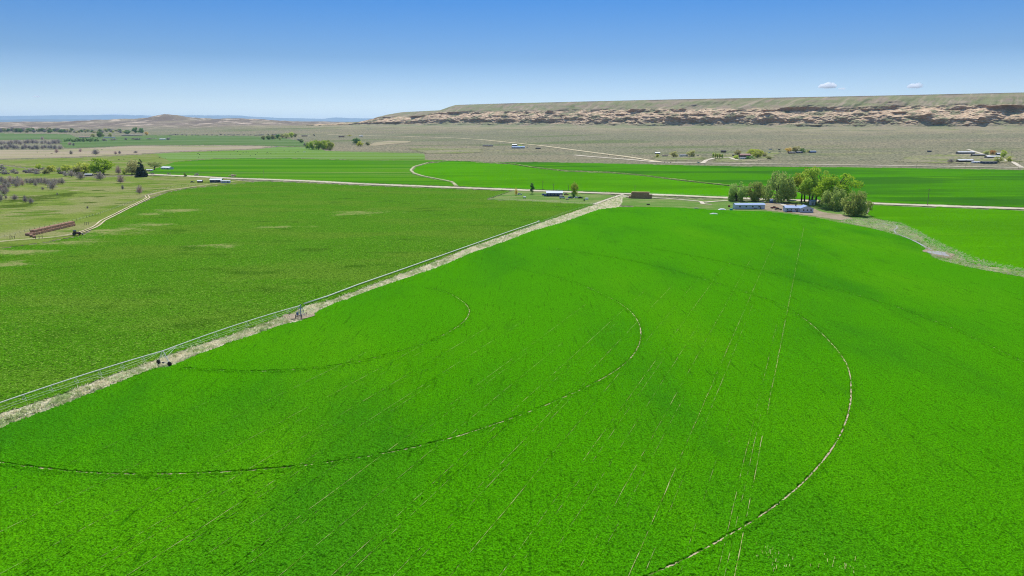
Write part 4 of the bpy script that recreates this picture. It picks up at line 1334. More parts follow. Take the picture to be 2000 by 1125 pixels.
def house(name, label, cat, px, py, wpx, rz=0.0, h=2.7, rh=1.2, dep=None, wall='white', roof='roof_grey', nwin=3, door=True, hip=False, group=None, lift=.15, open_front=False, L=None, gable=0):
    p0 = atz(px, py)
    L = L or wpx * mpp(p0)
    D = dep or min(L * .5, 9.0)
    p = at_foot(px, py, D / 2)
    p.z += lift
    t = thing(name, label, cat, p, rz - math.atan2(p.x, p.y) * 0, group)
    w = MB()
    n = 3
    if open_front:
        w.box((0, D / 2 - .1, h / 2), (L, .2, h))
        for s in (-1, 1):
            w.box((s * (L / 2 - .1), -.1, h / 2), (.2, D - .2, h))
        for i in range(1, 4):
            w.box((-L / 2 + L * i / 4, -D / 2 + .15, h / 2 - .02), (.25, .25, h - .04))
    else:
        w.box((0, 0, h / 2), (L, D, h))
    # gable ends
    if rh > .3:
        for s in (-1, 1):
            x = s * (L / 2 - .05)
            b = len(w.v)
            w.v += [(x, -D / 2, h + .001), (x, D / 2, h + .001), (x, 0, h + rh - .05)]
            w.f.append((b, b + 1, b + 2) if s > 0 else (b + 2, b + 1, b))
    w.obj('wall', P_[wall], t)
    r = MB()
    e, th = .4, .14
    if rh > .3:
        for s in (-1, 1):
            a = (0, h + rh)
            bq = (s * (D / 2 + e), h - rh * e / (D / 2))
            q = len(r.v)
            for x in (-L / 2 - e, L / 2 + e):
                r.v += [(x, a[0], a[1]), (x, bq[0], bq[1]), (x, bq[0], bq[1] + th), (x, a[0], a[1] + th)]
            for f in ((0, 1, 2, 3), (7, 6, 5, 4), (0, 4, 5, 1), (1, 5, 6, 2), (2, 6, 7, 3), (3, 7, 4, 0)):
                r.f.append(tuple(q + i for i in (f if s > 0 else f[::-1])))
    else:
        q = len(r.v)
        y0, y1 = -D / 2 - e, D / 2 + e
        z0, z1 = h + .02, h + .02 + rh
        for x in (-L / 2 - e, L / 2 + e):
            r.v += [(x, y0, z0), (x, y1, z1), (x, y1, z1 + th), (x, y0, z0 + th)]
        for f in ((0, 1, 2, 3), (7, 6, 5, 4), (0, 4, 5, 1), (1, 5, 6, 2), (2, 6, 7, 3), (3, 7, 4, 0)):
            r.f.append(tuple(q + i for i in f))
    ro = r.obj('roof', P_[roof], t)
    if not open_front:
        for i in range(nwin):
            x = -L / 2 + L * (i + .7) / (nwin + .6)
            win(t, (x, -D / 2 - .03, h * .58), min(1.3, L * .09), h * .33, 'f')
        if door:
            x = L * (.5 - .6 / (nwin + .6)) - .4 if nwin else 0
            dd = MB().box((x, -D / 2 - .04, 1.03), (.95, .08, 2.06)).obj('door', P_['door'], t)
            MB().box((x + .36, -D / 2 - .11, 1.0), (.06, .06, .14)).obj('handle', P_['steel'], dd)
    return t, L, D

# the long white trailer
tr, L, D = house('trailer_house', 'long white trailer house with a pale blue roof under the left willows', 'trailer', 1462, 409, 55, rz=.02, h=3.3, rh=1.0, dep=6.5, wall='pale', roof='roof_blue', nwin=4, lift=.3)
MB().box((L * .18, -D / 2 - .9, .35), (2.2, 1.7, .7)).obj('porch_step', P_['grey'], tr)
MB().tube([(-L * .3, .8, 3.9), (-L * .3, .8, 4.7)], .14).obj('vent_pipe', P_['steel'], tr)
# the white house with two wings
p = at_foot(1566, 416, 6.0)
p.z += .3
wh = thing('white_house', 'white house with a pale blue roof, an angled wing and dark square windows', 'house', p, -.10)
m1 = mpp(p)
A, Bd, Hh = 38 * m1, 8.0, 3.0
wl = MB().box((2.2, 0, Hh / 2), (A * .60, 9.0, Hh)).box((-A * .47, 1.8, Hh / 2), (A * .66, 7.0, Hh - .004))
for s in (-1,):
    b = len(wl.v)
    wl.v += [(2.2 - A * .30 + .01, -4.5, Hh), (2.2 + A * .30 - .01, -4.5, Hh), (2.2, -4.5, Hh + 1.75)]
    wl.f.append((b, b + 1, b + 2))
b = len(wl.v)
wl.v += [(-A * .80 + .01, -1.7, Hh), (-A * .80 + .01, 5.3, Hh), (-A * .80 + .01, 1.8, Hh + 1.35)]
wl.f.append((b + 2, b + 1, b))
wl.obj('wall', P_['pale'], wh)
def slab(r, pts, th=.16):
    q = len(r.v)
    r.v += [tuple(x) for x in pts] + [(x[0], x[1], x[2] + th) for x in pts]
    n = len(pts)
    r.f += [tuple(q + i for i in range(n))[::-1], tuple(q + n + i for i in range(n))]
    for i in range(n):
        j = (i + 1) % n
        r.f.append((q + i, q + j, q + n + j, q + n + i))
rf = MB()
wx = A * .30 + .4
for s in (-1, 1):
    slab(rf, [(2.2, -5.0, Hh + 1.8), (2.2, 5.0, Hh + 1.8), (2.2 + s * wx, 5.0, Hh - .15), (2.2 + s * wx, -5.0, Hh - .15)][::s])
for s in (-1, 1):
    slab(rf, [(-A * .80 - .4, 1.8, Hh + 1.4), (2.0, 1.8, Hh + 1.4), (2.0, 1.8 + s * 4.0, Hh - .14), (-A * .80 - .4, 1.8 + s * 4.0, Hh - .14)][::-s])
ro = rf.obj('roof', P_['roof_blue'], wh)
MB().box((-A * .28, 1.5, Hh + 1.9), (.7, .7, 1.4)).obj('chimney', P_['roof_dark'], ro)
for x in (2.2 - 2.4, 2.2 + .4, 2.2 + 3.0):
    win(wh, (x, -4.53, 1.7), 1.1, 1.3, 'f')
for x in (-A * .70, -A * .52, -A * .34):
    win(wh, (x, -1.73, 1.7), 1.0, 1.2, 'f')
dd = MB().box((-A * .26, -1.74, 1.05), (1.0, .08, 2.1)).obj('door', P_['door'], wh)
MB().box((-A * .26 + .38, -1.81, 1.0), (.06, .06, .14)).obj('handle', P_['steel'], dd)
MB().box((-A * .62, -2.6, .4), (3.4, 1.7, .8)).obj('porch', P_['brown'], wh)

house('small_shed', 'small pale blue shed standing among the cottonwood trunks', 'shed', 1586, 401, 8, h=3.2, rh=.9, dep=3.0, wall='pale', roof='roof_blue', nwin=0)
house('small_shed', 'low blue shed half hidden behind the parked pickup', 'shed', 1509, 397, 10, h=2.3, rh=.8, dep=3.0, wall='blue', roof='roof_blue', nwin=0)
# the blue house
bh, L, D = house('blue_house', 'long dark blue house with a pale metal roof beside the road', 'house', 1083, 384, 31, rz=-.04, h=3.2, rh=1.5, dep=8.0, wall='navy', roof='roof_blue', nwin=4)
MB().box((-L / 2 - 1.3, -D * .2, 1.0), (2.4, 3.0, 2.0)).obj('lean_to', P_['blue'], bh)
# buildings in the left part
house('metal_shed', 'dark blue metal shed with a pale roof at the corner of the hay field', 'shed', 423, 357, 20, rz=.15, h=3.2, rh=1.2, dep=7, wall='navy', roof='roof_white', nwin=1)
house('camper_trailer', 'white trailer beside the dark blue shed', 'trailer', 441, 358, 16, rz=.1, h=2.6, rh=.35, dep=3.2, wall='pale', roof='roof_white', nwin=3)
house('small_shed', 'small dark shed with a white roof left of the dark blue shed', 'shed', 391, 357, 8, h=2.0, rh=.8, dep=3.5, wall='brown', roof='roof_white', nwin=0)
house('farmhouse', 'white roofed house with blue walls right of the dark conifer', 'house', 327, 331, 22, rz=-.5, h=2.6, rh=1.5, dep=8, wall='pale', roof='roof_white', nwin=3)
house('small_shed', 'small white roofed shed tucked below the big lime tree', 'shed', 174, 344, 12, h=2.2, rh=.6, dep=4, wall='grey', roof='roof_white', nwin=0)
house('small_shed', 'low cream shed at the foot of the olive spreading tree', 'shed', 293, 334, 10, h=1.8, rh=.5, dep=4, wall='cream', roof='roof_white', nwin=0)
house('farmhouse', 'tan far ranch house left of the round green tree', 'house', 166, 269, 18, h=3, rh=2, dep=12, wall='cream', roof='roof_red', nwin=3)
house('farmhouse', 'white fronted far ranch house right of the round green tree', 'house', 214, 269.5, 18, h=3, rh=2, dep=12, wall='white', roof='roof_grey', nwin=3)
house('long_shed', 'long grey shed at the foot of the far ranch trees', 'shed', 258, 265, 34, h=3, rh=1.6, dep=12, wall='grey', roof='roof_grey', nwin=3)
house('long_shed', 'white low shed on the right part of the far meadow', 'shed', 318, 273, 10, h=3, rh=1.6, dep=8, wall='white', roof='roof_white', nwin=1)
house('long_shed', 'low dark shed by the far dirt road, the one farther left', 'shed', 595, 266.5, 10, h=3, rh=1.4, dep=10, wall='brown', roof='roof_dark', nwin=1)
house('long_shed', 'reddish dark shed by the far dirt road', 'shed', 667, 268, 10, h=3.4, rh=1.6, dep=10, wall='red', roof='roof_dark', nwin=1)
house('camper_trailer', 'white trailer at the far end of the dirt road', 'trailer', 705, 266.5, 7, h=3.6, rh=.5, dep=5, wall='white', roof='roof_white', nwin=2)
# the ranches below the mesa
for a in [('ranch_house', 'long brown house with a white end, alone on the sagebrush plain', 'house', 953, 286, 20, 2.8, 1.4, 'brown', 'roof_grey', 4),
          ('pole_barn', 'long barn with bright blue front below the dirt road', 'barn', 1012, 290, 25, 4.2, 1.0, 'pale', 'roof_sky', 3),
          ('small_shed', 'small white roofed shed behind the bright blue barn', 'shed', 1005, 285, 9, 3.0, 1.4, 'navy', 'roof_white', 1),
          ('small_shed', 'low dark shed at the right of the bright blue barn', 'shed', 1051, 291, 10, 2.4, .8, 'brown', 'roof_dark', 1),
          ('small_shed', 'grey shed standing left of all the ranch trees', 'shed', 1284, 301, 9, 2.6, 1.6, 'grey', 'roof_white', 0),
          ('small_shed', 'low tan shed left of the first yellow olive tree', 'shed', 1299, 306, 10, 2.2, 1.0, 'cream', 'roof_brown', 1),
          ('ranch_house', 'small white ranch house between two yellow olive trees', 'house', 1335, 306, 15, 2.8, 1.6, 'white', 'roof_grey', 3),
          ('small_shed', 'dark shed alone on the plain above the ranch drive', 'shed', 1413, 298, 9, 3.2, 1.6, 'brown', 'roof_dark', 0),
          ('red_barn', 'barn with a faded red roof among yellow trees', 'barn', 1454, 307, 20, 4.0, 2.4, 'brown', 'roof_red', 2),
          ('ranch_house', 'white house in front of the red roofed barn', 'house', 1451, 311, 13, 2.6, 1.2, 'white', 'roof_grey', 3),
          ('small_shed', 'tiny dark shed at the left end of the red roofed barn', 'shed', 1433, 305, 5, 2.2, .9, 'brown', 'roof_dark', 0),
          ('small_shed', 'blue shed at the right end of the upper tree row', 'shed', 1587, 298.5, 11, 3.0, 1.0, 'blue', 'roof_blue', 1),
          ('small_shed', 'brown shed under the upper tree row', 'shed', 1546, 300, 12, 2.4, 1.2, 'brown', 'roof_grey', 1),
          ('ranch_house', 'dark house half hidden by the tall olive tree of the upper row', 'house', 1561, 299.5, 10, 2.6, 1.2, 'navy', 'roof_grey', 2),
          ('pole_barn', 'longest white roofed barn of the right ranch, at its back', 'barn', 1885, 301, 28, 3.6, 1.2, 'grey', 'roof_white', 0),
          ('long_shed', 'long brown shed right of the longest white roofed barn', 'shed', 1910, 305, 19, 2.6, 1.0, 'brown', 'roof_grey', 2),
          ('ranch_house', 'low house with a pale roof between the yellow and olive trees', 'house', 1938, 309, 22, 2.8, 1.2, 'grey', 'roof_white', 3),
          ('small_shed', 'white roofed shed at the back right of the right ranch', 'shed', 1952, 303, 10, 2.8, 1.2, 'navy', 'roof_white', 1),
          ('pole_barn', 'white roofed open barn at the front of the right ranch', 'barn', 1884, 317, 26, 3.2, 1.4, 'brown', 'roof_white', -1),
          ('small_shed', 'small red shed at the right end of the open barn', 'shed', 1898, 316.5, 5, 3.2, 1.2, 'red', 'roof_red', 0),
          ('camper_trailer', 'white camper trailer parked right of the open barn', 'trailer', 1906, 319, 12, 2.4, .3, 'white', 'roof_white', 2),
          ('long_shed', 'long low dark shed beside the right ranch road', 'shed', 1931, 320, 22, 2.8, .9, 'navy', 'roof_dark', 3),
          ('small_shed', 'dark green hut alone on the plain left of the right ranch', 'shed', 1815, 297, 6, 2.2, .9, 'navy', 'roof_dark', 0)]:
    n, l, c, x, y, w, h, rh, wm, rm, nw = a
    house(n, l, c, x, y, w, R.uniform(-.15, .15), h, rh, None, wm, rm, max(nw, 0), nw > 0, open_front=(nw < 0), lift=.3)

# ------------------------------------------------------------------ vehicles
def vehicle(name, label, px, py, paint, kind='car', rz=0.0, sc=1.0):
    p = atz(px, py)
    p.z += .22
    t = thing(name, label, {'car': 'car', 'pickup': 'pickup', 'van': 'van'}[kind], p, rz, None, sc)
    Lh, Wd = (2.3, 1.8) if kind == 'car' else (2.75, 1.95)
    if kind == 'car':
        prof = [(-2.3, .35), (-2.3, .85), (-2.1, 1.0), (-1.55, 1.05), (1.0, 1.02), (2.1, .88), (2.3, .7), (2.3, .35)]
        cab = [(-2.0, 1.03), (-1.5, 1.55), (.25, 1.58), (1.05, 1.02)]
    elif kind == 'pickup':
        prof = [(-2.75, .5), (-2.75, 1.12), (1.0, 1.15), (2.45, 1.08), (2.75, .9), (2.75, .5)]
        cab = [(-.75, 1.14), (-.6, 1.80), (.55, 1.82), (1.25, 1.14)]
    else:
        prof = [(-2.6, .4), (-2.6, 1.3), (2.0, 1.3), (2.5, 1.0), (2.6, .4)]
        cab = [(-2.58, 1.3), (-2.5, 2.1), (1.2, 2.1), (1.9, 1.3)]
    MB().prism(prof, -Wd / 2, Wd / 2).obj('body', P_[paint], t)
    MB().prism(cab, -Wd / 2 + .12, Wd / 2 - .12).obj('window_band', P_['glass'], t)
    xs = [c[0] for c in cab]
    zt = max(c[1] for c in cab)
    MB().box(((cab[1][0] + cab[2][0]) / 2, 0, zt + .03), (cab[2][0] - cab[1][0] + .1, Wd - .3, .06)).obj('roof', P_[paint], t)
    for x in (-Lh * .62, Lh * .62):
        for s in (-1, 1):
            w = MB().tube([(x, s * (Wd / 2 - .24), .36), (x, s * (Wd / 2 + .02), .36)], .36, 14).obj('wheel', P_['black'], t)
            MB().tube([(x, s * (Wd / 2 + .021), .36), (x, s * (Wd / 2 + .04), .36)], .2, 10).obj('rim', P_['steel'], w)
    for s in (-1, 1):
        MB().box((Lh, s * (Wd / 2 - .3), .78), (.05, .32, .16)).obj('headlight', P_['trim'], t)
    return t
vehicle('pickup_truck', 'dark red pickup parked between the trailer house and the white house', 1512, 408, 'crimson', 'pickup', 2.4)
vehicle('parked_car', 'black car parked at the left end of the white house', 1520, 411, 'carblack', 'pickup', 2.7)
vehicle('parked_car', 'white car on the grass beside the small orange tree', 1015, 381, 'carwhite', 'car', .2)
vehicle('parked_car', 'blue car at the left end of the blue house', 1063, 382, 'carblue', 'car', .3)
vehicle('parked_car', 'white car by the right end wall of the blue house', 1096, 384.5, 'carwhite', 'car', 1.2)
vehicle('parked_van', 'white van in front of the right corner of the blue house', 1098, 388, 'carwhite', 'van', .3)
vehicle('parked_car', 'dark red car between the blue house and the tall yellow tipped tree', 1106, 381.5, 'crimson', 'car', .1)
vehicle('parked_car', 'blue car under the left side of the tall yellow tipped tree', 1114, 388, 'carblue', 'car', .1)
vehicle('parked_car', 'white car under the right side of the tall yellow tipped tree', 1127, 387.5, 'carwhite', 'car', .15)
vehicle('parked_car', 'black car right of the white car under the yellow tipped tree', 1134, 388, 'carblack', 'car', 0)
vehicle('pickup_truck', 'teal pickup waiting where the ranch drive meets the upper road', 1364, 319, 'teal', 'pickup', .1)
vehicle('parked_van', 'white van on the upper lane below the mesa, the one farther back', 1505, 293, 'carwhite', 'van', .1, 1.3)
vehicle('parked_car', 'white car on the upper lane, in front of the white van', 1503, 299, 'carwhite', 'car', .1, 1.3)
vehicle('parked_van', 'black van left of the upper tree row, the one farther back', 1522, 293.5, 'carblack', 'van', .4, 1.2)
vehicle('pickup_truck', 'black pickup left of the upper tree row', 1523, 298, 'carblack', 'pickup', 0, 1.3)
vehicle('parked_car', 'silver car among the junk right of the bright blue barn', 1030, 288.5, 'carsilver', 'car', .3, 1.2)
vehicle('parked_car', 'black car beside the small dark shed left of the dark blue shed', 376, 357, 'carblack', 'car', .4)
vehicle('parked_car', 'silver car in front of the brown shed of the right ranch', 1896, 306, 'carsilver', 'car', .2, 1.2)

# tractor by the hay bales
p = atz(149, 460)
p.z += .3
t = thing('tractor', 'dark red tractor with a black cab on the track beside the bale stack', 'tractor', p, .35)
MB().box((1.25, 0, 1.25), (2.2, .95, .85), 0, .92).box((0, 0, .95), (3.2, .6, .4)).obj('body', P_['crimson'], t)
MB().box((-.55, 0, 1.95), (1.5, 1.45, 1.5), 0, .88).obj('cab', P_['glass'], t)
MB().box((-.55, 0, 2.78), (1.6, 1.55, .16)).obj('cab_roof', P_['carblack'], t)
for s in (-1, 1):
    w = MB().tube([(-.85, s * .75, .88), (-.85, s * 1.25, .88)], .88, 20).obj('wheel', P_['black'], t)
    MB().tube([(-.85, s * 1.251, .88), (-.85, s * 1.28, .88)], .45, 14).obj('rim', P_['dsteel'], w)
    w = MB().tube([(1.85, s * .65, .55), (1.85, s * 1.0, .55)], .55, 18).obj('wheel', P_['black'], t)
    MB().tube([(1.85, s * 1.001, .55), (1.85, s * 1.03, .55)], .28, 12).obj('rim', P_['dsteel'], w)
    MB().box((-.85, s * 1.0, 1.82), (1.3, .5, .08)).obj('fender', P_['crimson'], t)
MB().tube([(1.4, .3, 1.6), (1.4, .3, 2.6)], .06).obj('exhaust_pipe', P_['dsteel'], t)
lo = MB()
for s in (-1, 1):
    lo.tube([(.3, s * .6, 1.5), (2.2, s * .6, 1.3), (3.1, s * .6, .5)], .09)
lo.box((3.3, 0, .45), (.6, 1.9, .6))
lo.obj('loader', P_['carblack'], t)

# ------------------------------------------------------------------ hay
hm_, t_, b_ = new_mat('round_bale_hay')
tcx = nd(t_, 'ShaderNodeTexCoord')
f1 = noise_of(t_, tcx.outputs['Object'], 3.5, 5, .7)
oi = nd(t_, 'ShaderNodeObjectInfo')
cc = mix(t_, step(t_, f1, .40, .62), (.27, .14, .085), (.50, .34, .24))
cc = mix(t_, mth(t_, 'MULTIPLY', oi.outputs['Random'], .5), cc, (.42, .23, .13))
t_.links.new(cc, b_.inputs['Base Color'])
hs_, t2, b2 = new_mat('square_bale_hay')
tcx = nd(t2, 'ShaderNodeTexCoord')
f1 = noise_of(t2, tcx.outputs['Object'], 4.0, 5, .7)
oi = nd(t2, 'ShaderNodeObjectInfo')
c2 = mix(t2, step(t2, f1, .40, .62), (.34, .20, .10), (.52, .36, .20))
c2 = mix(t2, mth(t2, 'MULTIPLY', oi.outputs['Random'], .6), c2, (.26, .14, .09))
t2.links.new(c2, b2.inputs['Base Color'])
pA, pB = at(64, 461), at(149, 441)
dv = pB - pA
LB = float(np.hypot(*dv))
dv = dv / LB
nv = np.array([-dv[1], dv[0]])
rzB = math.atan2(dv[1], dv[0])
rb = 1.62
bm_ = MB()
bm_.tube([(-.001, -.72, 0), (0, -.70, 0), (0, .70, 0), (.001, .72, 0)], [rb / 2 - .08, rb / 2, rb / 2, rb / 2 - .08], 18)
BME = bm_.mesh('round_bale', hm_, False)
nB = int(LB / (rb * .98))
ROUND = []
def round_bale(x, y, z, rz, label, group='round bales in the long stack'):
    o = link('round_bale', BME)
    o.location = (x, y, z + .1)
    o.rotation_euler = (R.uniform(-.03, .03), R.uniform(0, 6.28), rz)
    o.rotation_mode = 'XYZ'
    return tag(o, label, 'hay bale', group)
for i in range(nB):
    for row, (off, z) in enumerate(((.75, rb / 2), (2.30, rb / 2), (3.85, rb / 2), (1.4, rb / 2 + 1.38), (3.0, rb / 2 + 1.38))):
        if row >= 3 and i < 2:
            continue
        sh = rb * .5 if row >= 3 else 0
        q = pA + dv * (i * rb * .98 + .8 + sh + R.uniform(-.06, .06)) + nv * (off + R.uniform(-.2, .12))
        round_bale(q[0], q[1], z + R.uniform(-.03, .03), rzB + R.uniform(-.06, .06), 'weathered brown round hay bale in the long double stack by the tractor')
for x, y, l in ((61, 463, 'loose round bale lying off the near end of the long stack'), (67, 465.5, 'loose round bale in front of the near end of the stack')):
    q = at(x, y)
    round_bale(q[0], q[1], rb / 2, rzB + .8, l, 'loose round bales')
# square bales by the road
pc = at(1250, 388)
f = pc / np.hypot(*pc)
rx = np.array([f[1], -f[0]])
BW, BH, BD = 2.30, .95, 1.2
SQ = MB()
SQ.box((0, 0, BH / 2), (BW - .05, BD - .04, BH - .02))
SQM = SQ.mesh('square_bale', hs_)
tot = 42 * mpp(pc)
ncol = max(6, int(round(tot / BW)))
nrow = 6
for r_ in range(nrow):
    for c_ in range(ncol):
        lim0 = r_ * .30
        lim1 = ncol - 1 - (.8 if r_ > 3 else .4 if r_ > 1 else 0) - (.3 if r_ == 5 else 0)
        if c_ < lim0 - .5 or c_ > lim1 + .45:
            continue
        for d_ in range(5):
            if d_ > 0 and r_ < nrow - 1 and c_ > lim0 + 1.2:
                continue
            jx, jy = R.uniform(-.05, .05), R.uniform(-.10, .10)
            q = pc + rx * ((c_ - (ncol - 1) / 2) * BW + jx + (.4 if r_ % 2 else 0)) + f * (d_ * BD + .6 + jy)
            o = link('square_bale', SQM)
            o.location = (q[0], q[1], .12 + r_ * BH)
            o.rotation_euler = (0, 0, -math.atan2(f[0], f[1]) + R.uniform(-.03, .03))
            tag(o, 'golden brown square hay bale in the tall stack beside the road', 'hay bale', 'square bales in the roadside stack')

# ------------------------------------------------------------------ centre pivot sprinkler
P0 = Vector((*at(588, 620), .1))
P1 = Vector((*at(321, 714), .1))
ax = (P1 - P0)
SPAN = ax.length
ax.normalize()
rzP = math.atan2(ax.y, ax.x)
cp = thing('center_pivot', 'long galvanised centre pivot sprinkler with trussed pipe on wheeled towers', 'irrigation machine', P0, rzP)
# in the machine's own axes: x along the pipe
HP = 4.0
pt = MB()
for sx in (-1, 1):
    for sy in (-1, 1):
        pt.tube([(sx * 1.0, sy * 1.0, 0), (sx * .28, sy * .28, HP - .1)], .08, 6)
for z in (.9, 1.9, 2.9):
    k = 1.0 - .72 * z / (HP - .1)
    for a_, b_ in (((-k, -k), (k, -k)), ((k, -k), (k, k)), ((k, k), (-k, k)), ((-k, k), (-k, -k))):
        pt.tube([(*a_, z), (*b_, z)], .045, 5)
tw = pt.obj('pivot_tower', P_['pivot'], cp)
MB().tube([(0, 0, .1), (0, 0, HP + .35)], .16, 10).obj('riser_pipe', P_['pivot'], tw)
MB().box((.85, -.7, 1.35), (.45, .6, .9)).obj('control_box', P_['blue'], tw)
def pipe_z(x):
    u = (x % SPAN) / SPAN
    return HP + 1.0 * 4 * u * (1 - u) * .55
NS = 2
pi_ = MB()
pi_.tube([(SPAN * i / 24, 0, pipe_z(SPAN * i / 24) if i % 24 else HP) for i in range(24 * NS + 1)], .125, 8)
pi_.obj('main_pipe', P_['steel'], cp, True)
for k in range(NS):
    tm_ = MB()
    NJ = 8
    xs = [SPAN * (k + (j + 1) / (NJ + 1)) for j in range(NJ)]
    zz = lambda x: HP - .25 - 1.25 * math.sin(math.pi * ((x / SPAN) - k)) ** .6 + .4
    low = {}
    for x in xs:
        for s in (-1, 1):
            q = (x, s * .75, pipe_z(x) - 1.25 * min(1.0, .35 + math.sin(math.pi * ((x / SPAN) - k))))
            low[(x, s)] = q
            tm_.tube([(x, 0, pipe_z(x)), q], .035, 5)
        tm_.tube([low[(x, -1)], low[(x, 1)]], .035, 5)
    for s in (-1, 1):
        pts = [(SPAN * k + .6, s * .1, HP)] + [low[(x, s)] for x in xs] + [(SPAN * (k + 1) - .6, s * .1, HP)]
        tm_.tube(pts, .022, 5)
    tm_.obj('truss', P_['steel'], cp)
    X1 = SPAN * (k + 1)
    tb = MB()
    for s in (-1, 1):
        tb.tube([(X1, s * .15, HP), (X1, s * 2.1, .75)], .13, 6)
        tb.tube([(X1 - 4.5, 0, pipe_z(X1 - 4.5)), (X1, s * 1.1, 2.3)], .05, 5)
    tb.tube([(X1, -2.1, .75), (X1, 2.1, .75)], .10, 6)
    tb.tube([(X1, -1.1, 2.3), (X1, 1.1, 2.3)], .05, 5)
    dt = tb.obj('drive_tower', P_['steel'], cp)
    MB().box((X1 + .25, 0, .80), (.35, .5, .35)).obj('gear_motor', P_['dsteel'], dt)
    for s in (-1, 1):
        MB().tube([(X1 - .17, s * 2.05, .62), (X1 + .17, s * 2.05, .62)], .64, 18).tube([(X1 - .2, s * 2.05, .62), (X1 - .171, s * 2.05, .62)], .3, 12).obj('wheel', P_['black'], dt)
# gravel pad and posts round the pivot
pp = at(582, 620)
padm = MB()
n = 26
ring = [(pp[0] + (4.6 + .8 * math.sin(3 * a)) * math.cos(a) * 1.1, pp[1] + (4.0 + .7 * math.cos(2 * a)) * math.sin(a), .47) for a in (2 * math.pi * i / n for i in range(n))]
padm.face(*ring)
structure('gravel_pad', padm.mesh('gravel_pad', M['bare']), 'bare gravel pad round the pivot tower')
for x, y, l in ((565, 619, 'leftmost wooden post round the pivot pad'), (577.5, 624, 'wooden post in front of the pivot pad, left of the tower'), (589.5, 624, 'wooden post nearest the crop edge by the pivot pad'), (598.5, 619, 'rightmost wooden post round the pivot pad')):
    q = at(x, y)
    o = MB().tube([(0, 0, -.2), (0, 0, 1.5), (0, 0, 1.62)], [.15, .14, .08], 8).obj('wooden_post', P_['post'])
    o.location = (q[0], q[1], .1)
    tag(o, l, 'post')
q0, q1 = at(578, 622), at(589, 617)
o = MB().tube([(q0[0], q0[1], .75), (q1[0], q1[1], .75)], .14, 8).obj('pipe_rail', P_['tan'])
tag(o, 'short tan pipe lying from a post to the foot of the pivot tower', 'pipe')
# pale pipeline along the hay field
pl = [at(x, y) for x, y in ((594, 597), (640, 582), (700, 559), (780, 531), (850, 506), (920, 481), (990, 456), (1052, 434.5))]
o = MB().tube([(q[0], q[1], .72) for q in pl], .24, 8).obj('irrigation_pipe', P_['pvc'], None, True)
tag(o, 'long pale irrigation pipe running along the edge of the hay field', 'pipe')
MB().box((pl[-1][0], pl[-1][1], .7), (.9, .9, .9), .5).obj('end_box', P_['trim'], o)

# ------------------------------------------------------------------ poles, fences, small things
def pole(px, py, hpx, label, arm=True):
    p = atz(px, py)
    H = hpx * mpp(p) * 1.03
    t = MB().tube([(0, 0, -.3), (0, 0, H)], [.20, .13], 8).obj('utility_pole', P_['post'])
    t.location = p
    tag(t, label, 'utility pole', 'wooden utility poles')
    if arm:
        MB().box((0, -.1, H - .6), (2.4, .14, .16)).obj('crossarm', P_['post'], t)
    return t
for a in [(1060, 371, 17, 'utility pole beyond the road left of the blue house roof'), (1081, 373, 13, 'utility pole just behind the middle of the blue house'), (1110, 372, 11, 'shorter utility pole behind the right end of the blue house'), (516, 350, 17, 'utility pole at the bend of the gravel road by the hay field corner'),
          (1790, 329, 12, 'utility pole on the upper road left of the right ranch'), (1886, 327, 12, 'utility pole on the upper road in front of the open barn'), (1989, 331, 13, 'utility pole on the upper road at the right edge of the view'), (1974, 310, 12, 'utility pole beside the trees of the right ranch'),
          (1447, 323, 9, 'utility pole on the upper road in front of the red roofed barn'), (1527, 324, 9, 'utility pole on the upper road below the upper tree row'), (1811, 402, 28, 'utility pole by the gravel road right of the grove'), (1240, 377, 14, 'utility pole behind the square bale stack')]:
    pole(*a)

def fence(px, step_m, label, hpost=1.3, w=.09, mat='post', group=None):
    P = np.array([at(*p) for p in px])
    s = np.concatenate([[0], np.cumsum(np.hypot(*np.diff(P, axis=0).T))])
    n = min(100, max(3, int(s[-1] / step_m)))
    u = np.linspace(0, s[-1], n)
    xs, ys = np.interp(u, s, P[:, 0]), np.interp(u, s, P[:, 1])
    zs = hfun(xs, ys)
    t = thing('wire_fence', label, 'fence', (xs[0], ys[0], zs[0]), 0, group)
    pm = MB().tube([(0, 0, -.2), (0, 0, hpost)], [w, w * .9], 6).mesh('post', P_[mat])
    for x, y, z in zip(xs, ys, zs):
        o = link('post', pm, t)
        o.location = (x - xs[0], y - ys[0], z - zs[0] + .15)
    wr = MB()
    for hz_ in (.45, .8, 1.15):
        wr.tube([(x - xs[0], y - ys[0], z - zs[0] + .15 + hz_) for x, y, z in zip(xs, ys, zs)], .012, 4)
    wr.obj('wire', P_['steel'], t)
    return t
fence([(-60, 480), (0, 466), (60, 451), (150, 431), (190, 420), (235, 404), (270, 391), (300, 375), (330, 367), (420, 358)], 5, 'post and wire fence along the left pasture above the bale stack', 1.3, .11)
fence([(900, 366), (1000, 369.5), (1100, 373), (1200, 376.5), (1300, 379.5), (1420, 384)], 7, 'fence of short posts along the far side of the gravel road', 1.2, .09)
fence([(980, 467), (1052, 437), (1110, 415), (1164, 398), (1200, 386)], 6, 'pale wire fence along the margin near the road', 1.3, .08, 'grey')
fence([(952, 391), (1030, 392.5), (1100, 396), (1165, 400)], 6, 'pale fence below the blue house yard', 1.1, .08, 'grey')
fence([(952, 390), (970, 384), (1003, 373)], 5, 'pale fence at the left end of the blue house yard', 1.1, .08, 'grey')
